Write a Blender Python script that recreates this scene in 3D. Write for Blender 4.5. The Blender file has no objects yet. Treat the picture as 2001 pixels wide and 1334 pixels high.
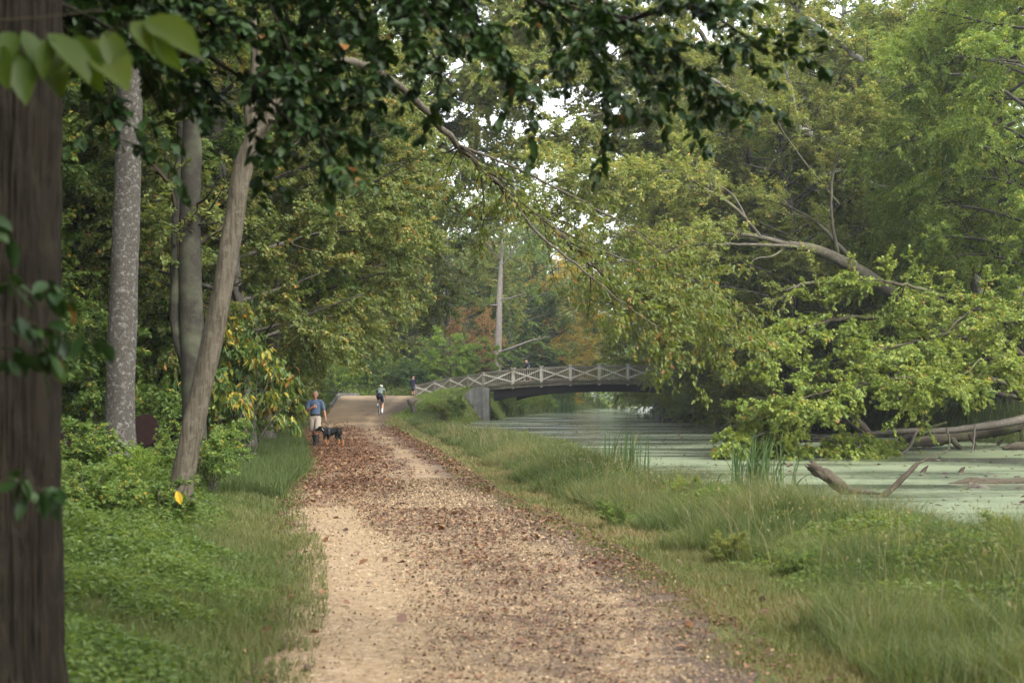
import bpy, bmesh, math, random
import numpy as np
from mathutils import Vector, Matrix

sc = bpy.context.scene
COL = sc.collection
PI = math.pi
F = 3000.0
CAMZ = 1.65

def P(px, py, Y):
    return np.array([(px - 1000.5) / F * Y, Y, CAMZ - (py - 773.0) / F * Y])

def RNG(seed): return np.random.default_rng(seed)

# ------------------------------------------------------------------ objects
def link(o, parent=None):
    COL.objects.link(o)
    if parent is not None: o.parent = parent
    return o

def tag(o, label=None, cat=None, group=None, kind=None):
    if label: o['label'] = label
    if cat: o['category'] = cat
    if group: o['group'] = group
    if kind: o['kind'] = kind
    return o

def thing(name, label, cat, loc=(0, 0, 0), rz=0.0, group=None, scale=1.0):
    o = bpy.data.objects.new(name, None)
    COL.objects.link(o)
    o.location = tuple(float(v) for v in loc); o.rotation_euler = (0, 0, rz); o.scale = (scale,) * 3
    o.empty_display_size = 0.3
    return tag(o, label, cat, group)

def obj(name, me, mats=None, parent=None, smooth=None):
    if mats is not None:
        for m in (mats if isinstance(mats, (list, tuple)) else [mats]): me.materials.append(m)
    if smooth is not None and len(me.polygons):
        me.polygons.foreach_set('use_smooth', np.full(len(me.polygons), smooth, dtype=bool))
    return link(bpy.data.objects.new(name, me), parent)

def copy_tree(o, parent=None):
    c = o.copy(); COL.objects.link(c); c.parent = parent
    for ch in list(o.children): copy_tree(ch, c)
    return c

# ------------------------------------------------------------------ numpy meshes
class Acc:
    """collects vertices, faces (quads or tris), a tint per face and a material slot per face"""
    def __init__(s): s.v = []; s.f = []; s.t = []; s.m = []; s.n = 0; s.uv = []
    def add(s, v, faces, tint=0.5, slot=0):
        v = np.asarray(v, dtype=np.float32).reshape(-1, 3)
        for fa in (faces if isinstance(faces, list) else [faces]):
            fa = np.asarray(fa, dtype=np.int32)
            s.f.append(fa + s.n)
            k = len(fa)
            s.t.append(np.broadcast_to(np.asarray(tint, dtype=np.float32), (k,)) if np.ndim(tint) == 0 or len(tint) == k
                       else np.repeat(np.asarray(tint, dtype=np.float32), k // len(tint)))
            s.m.append(np.full(k, slot, dtype=np.int32))
        s.v.append(v); s.n += len(v)
    def mesh(s, name, smooth=False):
        me = bpy.data.meshes.new(name)
        v = np.concatenate(s.v).astype(np.float32)
        me.vertices.add(len(v)); me.vertices.foreach_set('co', v.ravel())
        loops = np.concatenate([f.ravel() for f in s.f]).astype(np.int32)
        sizes = np.concatenate([np.full(len(f), f.shape[1], dtype=np.int32) for f in s.f])
        starts = np.concatenate([[0], np.cumsum(sizes)[:-1]]).astype(np.int32)
        me.loops.add(len(loops)); me.loops.foreach_set('vertex_index', loops)
        me.polygons.add(len(sizes)); me.polygons.foreach_set('loop_start', starts)
        me.polygons.foreach_set('material_index', np.concatenate(s.m))
        me.polygons.foreach_set('use_smooth', np.full(len(sizes), smooth, dtype=bool))
        a = me.attributes.new('tint', 'FLOAT', 'FACE')
        a.data.foreach_set('value', np.concatenate(s.t).astype(np.float32))
        me.update(calc_edges=True)
        return me

def norm(v): return v / np.maximum(np.linalg.norm(v, axis=-1, keepdims=True), 1e-9)

def perp_frame(T):
    ref = np.where(np.abs(T[..., 2:3]) > 0.9, np.array([1., 0, 0]), np.array([0, 0, 1.]))
    a = norm(np.cross(T, ref)); b = np.cross(T, a)
    return a, b

def spline(pts, n):
    """Catmull-Rom through pts, n samples"""
    p = np.asarray(pts, float)
    if len(p) == 2: return p[0] + (p[1] - p[0]) * np.linspace(0, 1, n)[:, None]
    q = np.vstack([2 * p[0] - p[1], p, 2 * p[-1] - p[-2]])
    u = np.linspace(0, len(p) - 1 - 1e-6, n); i = u.astype(int); t = (u - i)[:, None]
    a, b, c, d = q[i], q[i + 1], q[i + 2], q[i + 3]
    return 0.5 * (2 * b + (c - a) * t + (2 * a - 5 * b + 4 * c - d) * t ** 2 + (3 * b - a - 3 * c + d) * t ** 3)

def tube(acc, pts, radii, sides=8, rough=0.0, rng=None, cap=True, slot=0, tint=0.5):
    pts = np.asarray(pts, float); n = len(pts)
    r = np.interp(np.linspace(0, 1, n), np.linspace(0, 1, len(radii)), radii)
    T = norm(np.gradient(pts, axis=0))
    a = np.zeros_like(pts); b = np.zeros_like(pts)
    a0, _ = perp_frame(T[0]); cur = a0
    for i in range(n):
        cur = cur - T[i] * np.dot(cur, T[i]); cur = cur / max(np.linalg.norm(cur), 1e-9)
        a[i] = cur; b[i] = np.cross(T[i], cur)
    th = np.linspace(0, 2 * PI, sides, endpoint=False)
    rr = r[:, None] * np.ones(sides)
    if rough and rng is not None:
        ph = rng.uniform(0, 6.28, 6)
        z = np.linspace(0, 1, n)[:, None] * n * 0.35
        rr = rr * (1 + rough * (np.sin(3 * th + z * .7 + ph[0]) + .7 * np.sin(5 * th - z + ph[1]) + .5 * np.sin(2 * th + z * 1.9 + ph[2])
                                + rng.normal(0, .35, (n, sides))))
    v = pts[:, None, :] + rr[..., None] * (np.cos(th)[:, None] * a[:, None, :] + np.sin(th)[:, None] * b[:, None, :])
    i = np.arange(n - 1)[:, None] * sides; j = np.arange(sides); k = (j + 1) % sides
    f = np.stack([i + j, i + k, i + sides + k, i + sides + j], -1).reshape(-1, 4)
    faces = [f]
    v = v.reshape(-1, 3)
    if cap:
        v = np.vstack([v, pts[0], pts[-1]])
        c0, c1 = n * sides, n * sides + 1
        faces.append(np.stack([k, j, np.full(sides, c0)], -1)); o = (n - 1) * sides
        faces.append(np.stack([o + j, o + k, np.full(sides, c1)], -1))
    acc.add(v, faces, tint, slot)

# ---- sets of branches: pos(t) = s + D t - K t^2 z + W sin(pi t)
class Br:
    def __init__(s, S, D, K, W, r):
        s.S, s.D, s.K, s.W, s.r = S, D, K, W, r
        s.L = np.linalg.norm(D, axis=1)
    def pos(s, i, t):
        t = np.asarray(t)[..., None]
        z = np.zeros_like(s.S[i]); z[..., 2] = s.K[i]
        return s.S[i] + s.D[i] * t - z * t ** 2 + s.W[i] * np.sin(PI * t)
    def tan(s, i, t):
        t = np.asarray(t)[..., None]
        z = np.zeros_like(s.S[i]); z[..., 2] = s.K[i]
        return norm(s.D[i] - 2 * z * t + s.W[i] * PI * np.cos(PI * t))
    def tubes(s, acc, segs=5, sides=4, taper=.25, slot=0):
        N = len(s.S)
        if not N: return
        idx = np.repeat(np.arange(N), segs + 1); t = np.tile(np.linspace(0, 1, segs + 1), N)
        p = s.pos(idx, t); T = s.tan(idx, t)
        a, b = perp_frame(T)
        r = s.r[idx] * (1 - (1 - taper) * t)
        th = np.linspace(0, 2 * PI, sides, endpoint=False)
        v = p[:, None] + r[:, None, None] * (np.cos(th)[:, None] * a[:, None] + np.sin(th)[:, None] * b[:, None])
        base = (np.arange(N)[:, None] * (segs + 1) + np.arange(segs)[None]).reshape(-1, 1) * sides
        j = np.arange(sides); k = (j + 1) % sides
        f = np.stack([base + j, base + k, base + sides + k, base + sides + j], -1).reshape(-1, 4)
        acc.add(v, f, .5, slot)

def spawn(rng, par, n, t0=.25, t1=1., ang=(35, 65), ln=(.5, 1.), flat=.5, up=.0, sag=.1, rad=.3, prop=None, wig=.06):
    if prop is None: w = par.L / par.L.sum()
    else: w = prop / prop.sum()
    i = rng.choice(len(par.L), n, p=w)
    t = t0 + (t1 - t0) * rng.random(n) ** .8
    T = par.tan(i, t); S = par.pos(i, t)
    q = rng.normal(size=(n, 3)); q[:, 2] *= flat
    q = q - T * (q * T).sum(1, keepdims=True); q = norm(q)
    a = np.radians(rng.uniform(ang[0], ang[1], n))[:, None]
    d = T * np.cos(a) + q * np.sin(a); d[:, 2] += up; d = norm(d)
    L = rng.uniform(ln[0], ln[1], n) * (1.15 - .55 * t)
    W = rng.normal(size=(n, 3)) * wig * L[:, None]
    return Br(S, d * L[:, None], sag * L * rng.uniform(.3, 1.4, n), W, np.maximum(par.r[i] * (1 - .75 * t) * rad, .003))

LEAF = {
 'rhomb': (np.array([[0, 0, 0], [.45, .5, .08], [1, 0, -.05], [.45, -.5, .08]]), [np.array([[0, 1, 2, 3]])]),
 'fold': (np.array([[0, 0, 0], [.5, 0, -.06], [1, 0, -.16], [.22, .36, .05], [.6, .47, .02], [.22, -.36, .05], [.6, -.47, .02]]),
          [np.array([[0, 1, 4, 3], [0, 5, 6, 1]]), np.array([[1, 2, 4], [1, 6, 2]])]),
 'oval': (np.array([[0, 0, 0], [.33, 0, -.02], [.68, 0, -.08], [1, 0, -.2], [.14, .26, .05], [.38, .48, .06], [.66, .44, .0], [.87, .22, -.1],
                    [.14, -.26, .05], [.38, -.48, .06], [.66, -.44, .0], [.87, -.22, -.1]]),
          [np.array([[0, 1, 5, 4], [1, 2, 6, 5], [2, 3, 7, 6], [0, 8, 9, 1], [1, 9, 10, 2], [2, 10, 11, 3]])]),
 'star': (np.array([[0, 0, 0], [.28, .5, .06], [.42, .24, 0], [.72, .42, .0], [.66, .14, 0], [1.05, 0, -.12], [.66, -.14, 0], [.72, -.42, 0], [.42, -.24, 0], [.28, -.5, .06]]),
          [np.array([[0, 1, 2], [2, 3, 4], [4, 5, 6], [6, 7, 8], [8, 9, 0], [0, 2, 4], [0, 4, 6], [0, 6, 8]])]),
}

def put_leaves(acc, pos, axis, nrm, length, width, tint, shape='rhomb', slot=0):
    tv, tf = LEAF[shape]
    a = norm(axis); n = nrm - a * (nrm * a).sum(1, keepdims=True); n = norm(n); b = np.cross(n, a)
    L = length[:, None, None]; w = width[:, None, None]
    v = pos[:, None] + L * tv[None, :, 0:1] * a[:, None] + w * tv[None, :, 1:2] * b[:, None] + L * tv[None, :, 2:3] * n[:, None]
    N = len(pos); o = (np.arange(N) * len(tv))[:, None, None]
    for k, f in enumerate(tf):
        ff = (o + f[None]).reshape(-1, f.shape[1])
        if k == 0: acc.add(v, ff, np.repeat(tint, len(f)), slot); base = acc.n - len(v.reshape(-1, 3))
        else:
            acc.f.append((ff + base).astype(np.int32)); acc.t.append(np.repeat(tint, len(f)).astype(np.float32)); acc.m.append(np.full(len(ff), slot, np.int32))

def leaves_on(rng, acc, tw, n, size=.1, aspect=.5, droop=.25, tilt=.55, shape='rhomb', t0=.05, slot=0, offs=.25, tintspread=.16, tbias=0., prop=None):
    """leaves on twigs; the tint follows twig (clumps of one age) plus own variation"""
    w = tw.L if prop is None else prop
    i = rng.choice(len(tw.L), n, p=w / w.sum())
    t = rng.uniform(t0, 1.03, n)
    T = tw.tan(i, t); p = tw.pos(i, t)
    side, _ = perp_frame(T)
    sg = rng.choice([-1., 1.], n)[:, None]
    ax = T * rng.uniform(.2, .8, (n, 1)) + side * sg * rng.uniform(.5, 1., (n, 1)) + rng.normal(0, .3, (n, 3))
    ax[:, 2] -= droop * rng.uniform(.3, 1.7, n)
    nr = np.array([0, 0, 1.]) + rng.normal(0, tilt, (n, 3))
    ln = size * rng.uniform(.6, 1.25, n)
    p = p + rng.normal(0, offs * size, (n, 3))
    twt = rng.uniform(0, 1, len(tw.L))
    tint = np.clip(.5 + tbias + (twt[i] - .5) * .55 + rng.normal(0, tintspread, n), 0, 1)
    put_leaves(acc, p, ax, nr, ln, ln * aspect * rng.uniform(.85, 1.15, n), tint, shape, slot)

# smooth value noise in 2-D, for ragged edges and clumps
def vnoise(x, y, seed=0):
    x = np.asarray(x, float); y = np.asarray(y, float)
    xi = np.floor(x).astype(np.int64); yi = np.floor(y).astype(np.int64); fx = x - xi; fy = y - yi
    def h(a, b):
        k = (a * 374761393 + b * 668265263 + seed * 974711) & 0x7fffffff
        k = ((k ^ (k >> 13)) * 1274126177) & 0x7fffffff
        return ((k ^ (k >> 16)) & 0xffff) / 65535.0
    sx = fx * fx * (3 - 2 * fx); sy = fy * fy * (3 - 2 * fy)
    return (h(xi, yi) * (1 - sx) + h(xi + 1, yi) * sx) * (1 - sy) + (h(xi, yi + 1) * (1 - sx) + h(xi + 1, yi + 1) * sx) * sy

def fnoise(x, y, seed=0): return .55 * vnoise(x, y, seed) + .3 * vnoise(2.1 * x, 2.1 * y, seed + 1) + .15 * vnoise(4.3 * x, 4.3 * y, seed + 2)

# ------------------------------------------------------------------ materials
def newmat(name):
    m = bpy.data.materials.new(name); m.use_nodes = True
    nt = m.node_tree; nt.nodes.clear()
    out = nt.nodes.new('ShaderNodeOutputMaterial')
    return m, nt, out

def ND(nt, t, **kw):
    n = nt.nodes.new('ShaderNode' + t)
    for k, v in kw.items():
        if k.startswith('i_'): n.inputs[k[2:].replace('_', ' ')].default_value = v
        else: setattr(n, k, v)
    return n

def ramp(nt, stops, interp='LINEAR'):
    r = nt.nodes.new('ShaderNodeValToRGB'); e = r.color_ramp.elements; r.color_ramp.interpolation = interp
    e[0].position = stops[0][0]; e[0].color = (*stops[0][1], 1)
    e[1].position = stops[-1][0]; e[1].color = (*stops[-1][1], 1)
    for p, c in stops[1:-1]:
        k = e.new(p); k.color = (*c, 1)
    return r

def mixc(nt, a, b, fac, mode='MIX'):
    m = nt.nodes.new('ShaderNodeMix'); m.data_type = 'RGBA'; m.blend_type = mode
    for s, v in ((0, fac), (6, a), (7, b)):
        if hasattr(v, 'is_output'): nt.links.new(v, m.inputs[s])
        else: m.inputs[s].default_value = v if s == 0 else (*v, 1) if len(v) == 3 else v
    return m.outputs[2]

def leaf_mat(name, stops, trans=.35, rough=.5, spec=.25, var=.14, tmul=(1.5, 1.45, .7)):
    if .3 < trans < .43: trans += .09
    m, nt, out = newmat(name)
    at = ND(nt, 'Attribute', attribute_name='tint')
    rp = ramp(nt, stops); nt.links.new(at.outputs['Fac'], rp.inputs[0])
    oi = ND(nt, 'ObjectInfo')
    mr = ND(nt, 'MapRange'); mr.inputs[3].default_value = 1 - var; mr.inputs[4].default_value = 1 + var
    nt.links.new(oi.outputs['Random'], mr.inputs[0])
    hs = ND(nt, 'HueSaturation'); nt.links.new(mr.outputs[0], hs.inputs['Value']); nt.links.new(rp.outputs[0], hs.inputs['Color'])
    p = ND(nt, 'BsdfPrincipled'); p.inputs['Roughness'].default_value = rough; p.inputs['Specular IOR Level'].default_value = spec
    nt.links.new(hs.outputs[0], p.inputs['Base Color'])
    tr = ND(nt, 'BsdfTranslucent')
    nt.links.new(mixc(nt, hs.outputs[0], tmul, 1.0, 'MULTIPLY'), tr.inputs['Color'])
    mx = ND(nt, 'MixShader'); mx.inputs[0].default_value = trans
    nt.links.new(p.outputs[0], mx.inputs[1]); nt.links.new(tr.outputs[0], mx.inputs[2]); nt.links.new(mx.outputs[0], out.inputs[0])
    return m

def bark_mat(name, c0, c1, c2, scale=6., stretch=.15, bump=.5, moss=None, dist=.02):
    """furrowed bark: stretched noise between two browns, blotches of a third (lichen), bump"""
    m, nt, out = newmat(name)
    tc = ND(nt, 'TexCoord'); mp = ND(nt, 'Mapping'); mp.inputs['Scale'].default_value = (scale, scale, scale * stretch)
    nt.links.new(tc.outputs['Object'], mp.inputs[0])
    n1 = ND(nt, 'TexNoise'); n1.inputs['Scale'].default_value = 3.; n1.inputs['Detail'].default_value = 6; n1.inputs['Roughness'].default_value = .65
    nt.links.new(mp.outputs[0], n1.inputs['Vector'])
    r1 = ramp(nt, [(.3, c0), (.5, c1), (.72, tuple(min(1, v * 1.5) for v in c1))]); nt.links.new(n1.outputs[0], r1.inputs[0])
    n2 = ND(nt, 'TexNoise'); n2.inputs['Scale'].default_value = scale * .9; n2.inputs['Detail'].default_value = 7; n2.inputs['Roughness'].default_value = .75
    nt.links.new(tc.outputs['Object'], n2.inputs['Vector'])
    r2 = ramp(nt, [(.52, (0, 0, 0)), (.62, (1, 1, 1))]); nt.links.new(n2.outputs[0], r2.inputs[0])
    c = mixc(nt, r1.outputs[0], c2, r2.outputs[0])
    if moss is not None:
        n3 = ND(nt, 'TexNoise'); n3.inputs['Scale'].default_value = 1.3; n3.inputs['Detail'].default_value = 4
        nt.links.new(tc.outputs['Object'], n3.inputs['Vector'])
        r3 = ramp(nt, [(.5, (0, 0, 0)), (.68, (.8, .8, .8))]); nt.links.new(n3.outputs[0], r3.inputs[0])
        c = mixc(nt, c, moss, r3.outputs[0])
    p = ND(nt, 'BsdfPrincipled'); p.inputs['Roughness'].default_value = .9; p.inputs['Specular IOR Level'].default_value = .15
    nt.links.new(c, p.inputs['Base Color'])
    b = ND(nt, 'Bump'); b.inputs['Strength'].default_value = bump; b.inputs['Distance'].default_value = dist
    nt.links.new(n1.outputs[0], b.inputs['Height']); nt.links.new(b.outputs[0], p.inputs['Normal'])
    nt.links.new(p.outputs[0], out.inputs[0])
    return m

def plain_mat(name, col, rough=.7, spec=.3, var=.25, scale=12., metal=0., bump=0.):
    m, nt, out = newmat(name)
    tc = ND(nt, 'TexCoord')
    n = ND(nt, 'TexNoise'); n.inputs['Scale'].default_value = scale; n.inputs['Detail'].default_value = 5
    nt.links.new(tc.outputs['Object'], n.inputs['Vector'])
    r = ramp(nt, [(.25, tuple(v * (1 - var) for v in col)), (.75, tuple(min(1, v * (1 + var)) for v in col))]); nt.links.new(n.outputs[0], r.inputs[0])
    p = ND(nt, 'BsdfPrincipled'); p.inputs['Roughness'].default_value = rough; p.inputs['Specular IOR Level'].default_value = spec; p.inputs['Metallic'].default_value = metal
    nt.links.new(r.outputs[0], p.inputs['Base Color'])
    if bump:
        b = ND(nt, 'Bump'); b.inputs['Strength'].default_value = bump; b.inputs['Distance'].default_value = .02
        nt.links.new(n.outputs[0], b.inputs['Height']); nt.links.new(b.outputs[0], p.inputs['Normal'])
    nt.links.new(p.outputs[0], out.inputs[0])
    return m
# ------------------------------------------------------------------ the lie of the land
WATER = -.3
_ROWS = [  # distance, left and right edge of the towpath in photo columns
    (8.8, 540, 1460), (11.6, 590, 1325), (15.1, 600, 1195), (18, 588, 1110), (21.8, 566, 1022), (26.5, 572, 930), (32.6, 612, 892),
    (39, 606, 862), (46, 600, 832), (57, 594, 796), (66, 592, 766), (75, 617, 748), (84, 632, 758), (100, 648, 796), (112, 657, 812), (125, 662, 824), (140, 664, 832)]
PY = np.array([-30., 0.] + [r[0] for r in _ROWS] + [150.])
PL = np.array([-1.35, -1.35] + [(r[1] - 1000.5) / F * r[0] for r in _ROWS] + [-17.])
PR = np.array([1.35, 1.35] + [(r[2] - 1000.5) / F * r[0] for r in _ROWS] + [-8.6])
def pathl(y): return np.interp(y, PY, PL)
def pathr(y): return np.interp(y, PY, PR)
def level(y): return np.interp(y, [0, 58, 66, 75, 84, 100, 112, 125, 133, 150, 175, 230], [0, 0, .15, .33, .56, 1., 1.32, 1.6, 1.64, 1.5, .7, .5])
BY = [-40, 10, 16, 20, 26, 44, 60, 75, 83, 100, 112, 117, 120.5, 126, 133, 150, 183, 230, 300]; BX = [8, 5.9, 4.5, 3.35, 2.1, .7, -2.0, -4.9, -6.0, -6.2, -6.5, -6.0, -3.0, -2.6, -2.4, -1.0, 3.2, 11, 30]
FY = [-40, 20, 40, 60, 76, 100, 107, 122, 129, 139, 180, 230, 300]; FX = [22, 21, 20.5, 20, 17.7, 16., 12.6, 12.0, 14.2, 14.2, 16, 24, 45]
def bankx(y): return np.interp(y, BY, BX)
def farx(y): return np.interp(y, FY, FX)
def sstep(a, b, x):
    t = np.clip((x - a) / (b - a), 0, 1); return t * t * (3 - 2 * t)
def G(x, y):
    x = np.asarray(x, float); y = np.asarray(y, float)
    h = level(y); w = 1.6 + 2. * h * (1 - .75 * sstep(116, 120, y))
    u = x - bankx(y)
    near = h + (-1. - h) * sstep(-.5, w, u)
    near = near + sstep(117.5, 120.5, y) * (1 - sstep(126, 131, y)) * np.interp(x, [-8.2, -2.6], [0, .72]) * (1 - sstep(-.5, w, u))
    left = pathl(y) - x
    near = near + .06 * sstep(.2, 1.5, left) + .012 * np.clip(left - 2, 0, 60) + .10 * (fnoise(x * .5, y * .5, 3) - .5) * sstep(.1, 1, np.maximum(left, x - pathr(y)))
    v = x - farx(y)
    far = -1. + 1.7 * sstep(-.6, 2.4, v) + .05 * np.clip(v - 1, 0, 80) + .12 * (fnoise(x * .3, y * .3, 5) - .5) * sstep(0, 2, v)
    return np.maximum(near, far)
def g1(x, y): return float(G(np.array([x]), np.array([y]))[0])
def onground(px, Y):
    x = (px - 1000.5) / F * Y
    return (x, Y, g1(x, Y))

# ------------------------------------------------------------------ ground sheet
def build_ground():
    xs = np.unique(np.concatenate([np.linspace(-160, -40, 30), np.arange(-40, 32, .5), np.linspace(32, 170, 40)]))
    ys = np.unique(np.concatenate([np.linspace(-40, 2, 22), np.arange(2, 136, .6), np.arange(136, 200, 1.5), np.linspace(200, 420, 50)]))
    X, Y = np.meshgrid(xs, ys)
    v = np.stack([X, Y, G(X, Y)], -1).reshape(-1, 3)
    nx, ny = len(xs), len(ys)
    i = np.arange(ny - 1)[:, None] * nx + np.arange(nx - 1)[None]
    f = np.stack([i, i + 1, i + nx + 1, i + nx], -1).reshape(-1, 4)
    a = Acc(); a.add(v, f)
    m, nt, out = newmat('soil_and_moss')
    tc = ND(nt, 'TexCoord')
    n1 = ND(nt, 'TexNoise'); n1.inputs['Scale'].default_value = .55; n1.inputs['Detail'].default_value = 8; n1.inputs['Roughness'].default_value = .7
    nt.links.new(tc.outputs['Object'], n1.inputs['Vector'])
    r = ramp(nt, [(.3, (.035, .03, .018)), (.5, (.055, .06, .02)), (.68, (.09, .075, .035))]); nt.links.new(n1.outputs[0], r.inputs[0])
    n2 = ND(nt, 'TexNoise'); n2.inputs['Scale'].default_value = 22; n2.inputs['Detail'].default_value = 4
    nt.links.new(tc.outputs['Object'], n2.inputs['Vector'])
    c = mixc(nt, r.outputs[0], (.07, .085, .025), n2.outputs[0])
    p = ND(nt, 'BsdfPrincipled'); p.inputs['Roughness'].default_value = .95; p.inputs['Specular IOR Level'].default_value = .1
    nt.links.new(c, p.inputs['Base Color'])
    b = ND(nt, 'Bump'); b.inputs['Strength'].default_value = .6; b.inputs['Distance'].default_value = .05
    nt.links.new(n2.outputs[0], b.inputs['Height']); nt.links.new(b.outputs[0], p.inputs['Normal']); nt.links.new(p.outputs[0], out.inputs[0])
    tag(obj('ground', a.mesh('ground', True), m), kind='structure')

def build_path():
    ys = np.concatenate([np.arange(-14, 30, .12), np.arange(30, 70, .3), np.arange(70, 150, .8)])
    us = np.linspace(0, 1, 25)
    yy, uu = np.meshgrid(ys, us, indexing='ij')
    ed = (fnoise(ys * 1.3, ys * 0 + 3, 11) - .5) * .5; ed2 = (fnoise(ys * 1.3, ys * 0 + 9, 12) - .5) * .5
    x = (pathl(ys) - .12 + ed)[:, None] * (1 - uu) + (pathr(ys) + .12 + ed2)[:, None] * uu
    wheel = -.02 * np.exp(-((uu - .24) / .09) ** 2) - .018 * np.exp(-((uu - .76) / .09) ** 2)
    z = G(x, yy) + .012 + (.02 + wheel) * np.sin(PI * uu) ** .5
    v = np.stack([x, yy, z], -1).reshape(-1, 3)
    n = len(us); i = np.arange(len(ys) - 1)[:, None] * n + np.arange(n - 1)[None]
    f = np.stack([i, i + 1, i + n + 1, i + n], -1).reshape(-1, 4)
    a = Acc(); a.add(v, f); me = a.mesh('towpath', True)
    at = me.attributes.new('across', 'FLOAT', 'POINT'); at.data.foreach_set('value', uu.ravel().astype(np.float32))
    m, nt, out = newmat('tan_gravel')
    tc = ND(nt, 'TexCoord'); ac = ND(nt, 'Attribute', attribute_name='across')
    def noise(s, d=5, ro=.6):
        q = ND(nt, 'TexNoise'); q.inputs['Scale'].default_value = s; q.inputs['Detail'].default_value = d; q.inputs['Roughness'].default_value = ro
        nt.links.new(tc.outputs['Object'], q.inputs['Vector']); return q.outputs[0]
    big = noise(.35, 3); mid = noise(2.2, 6, .7); fine = noise(38, 5, .75); grit = noise(9, 8, .8)
    vo = ND(nt, 'TexVoronoi'); vo.inputs['Scale'].default_value = 34; nt.links.new(tc.outputs['Object'], vo.inputs['Vector'])
    base = ramp(nt, [(.3, (.10, .068, .038)), (.5, (.205, .147, .083)), (.7, (.275, .205, .125))]); nt.links.new(grit, base.inputs[0])
    pv = ND(nt, 'SeparateColor'); nt.links.new(vo.outputs['Color'], pv.inputs[0])
    peb = ramp(nt, [(.0, (.05, .036, .026)), (.3, (.155, .106, .058)), (.75, (.24, .17, .098)), (.95, (.34, .275, .2))]); nt.links.new(pv.outputs[0], peb.inputs[0])
    ufine = mixc(nt, base.outputs[0], peb.outputs[0], .5)
    # beaten wheel track on the walkers' side stays clean; the other side holds damp leaf mould
    tr = ramp(nt, [(.0, (.7, .7, .7)), (.06, (.12, .12, .12)), (.26, (0, 0, 0)), (.4, (.36, .36, .36)), (.56, (.45, .45, .45)), (.66, (.55, .55, .55)), (.78, (.33, .33, .33)), (.9, (.8, .8, .8)), (1., (1, 1, 1))])
    nt.links.new(ac.outputs['Fac'], tr.inputs[0])
    def math_(op, a_, b_):
        q = ND(nt, 'Math', operation=op)
        for k, val in ((0, a_), (1, b_)):
            if hasattr(val, 'is_output'): nt.links.new(val, q.inputs[k])
            else: q.inputs[k].default_value = val
        return q.outputs[0]
    su = math_('ADD', math_('MULTIPLY', mid, .75), math_('ADD', math_('MULTIPLY', grit, .6), math_('MULTIPLY', big, .35)))
    su = math_('ADD', su, math_('MULTIPLY', tr.outputs[0], .42))
    mr = ND(nt, 'MapRange'); mr.inputs[1].default_value = .95; mr.inputs[2].default_value = 1.17; nt.links.new(su, mr.inputs[0])
    c = mixc(nt, ufine, mixc(nt, (.035, .028, .026), (.10, .066, .042), fine), mr.outputs[0])
    p = ND(nt, 'BsdfPrincipled'); p.inputs['Roughness'].default_value = .9; p.inputs['Specular IOR Level'].default_value = .2
    nt.links.new(c, p.inputs['Base Color'])
    b = ND(nt, 'Bump'); b.inputs['Strength'].default_value = .7; b.inputs['Distance'].default_value = .02
    h = math_('ADD', math_('MULTIPLY', fine, .6), math_('SUBTRACT', grit, math_('MULTIPLY', vo.outputs['Distance'], .7)))
    nt.links.new(h, b.inputs['Height']); nt.links.new(b.outputs[0], p.inputs['Normal']); nt.links.new(p.outputs[0], out.inputs[0])
    tag(obj('towpath', me, m), kind='structure')

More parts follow.
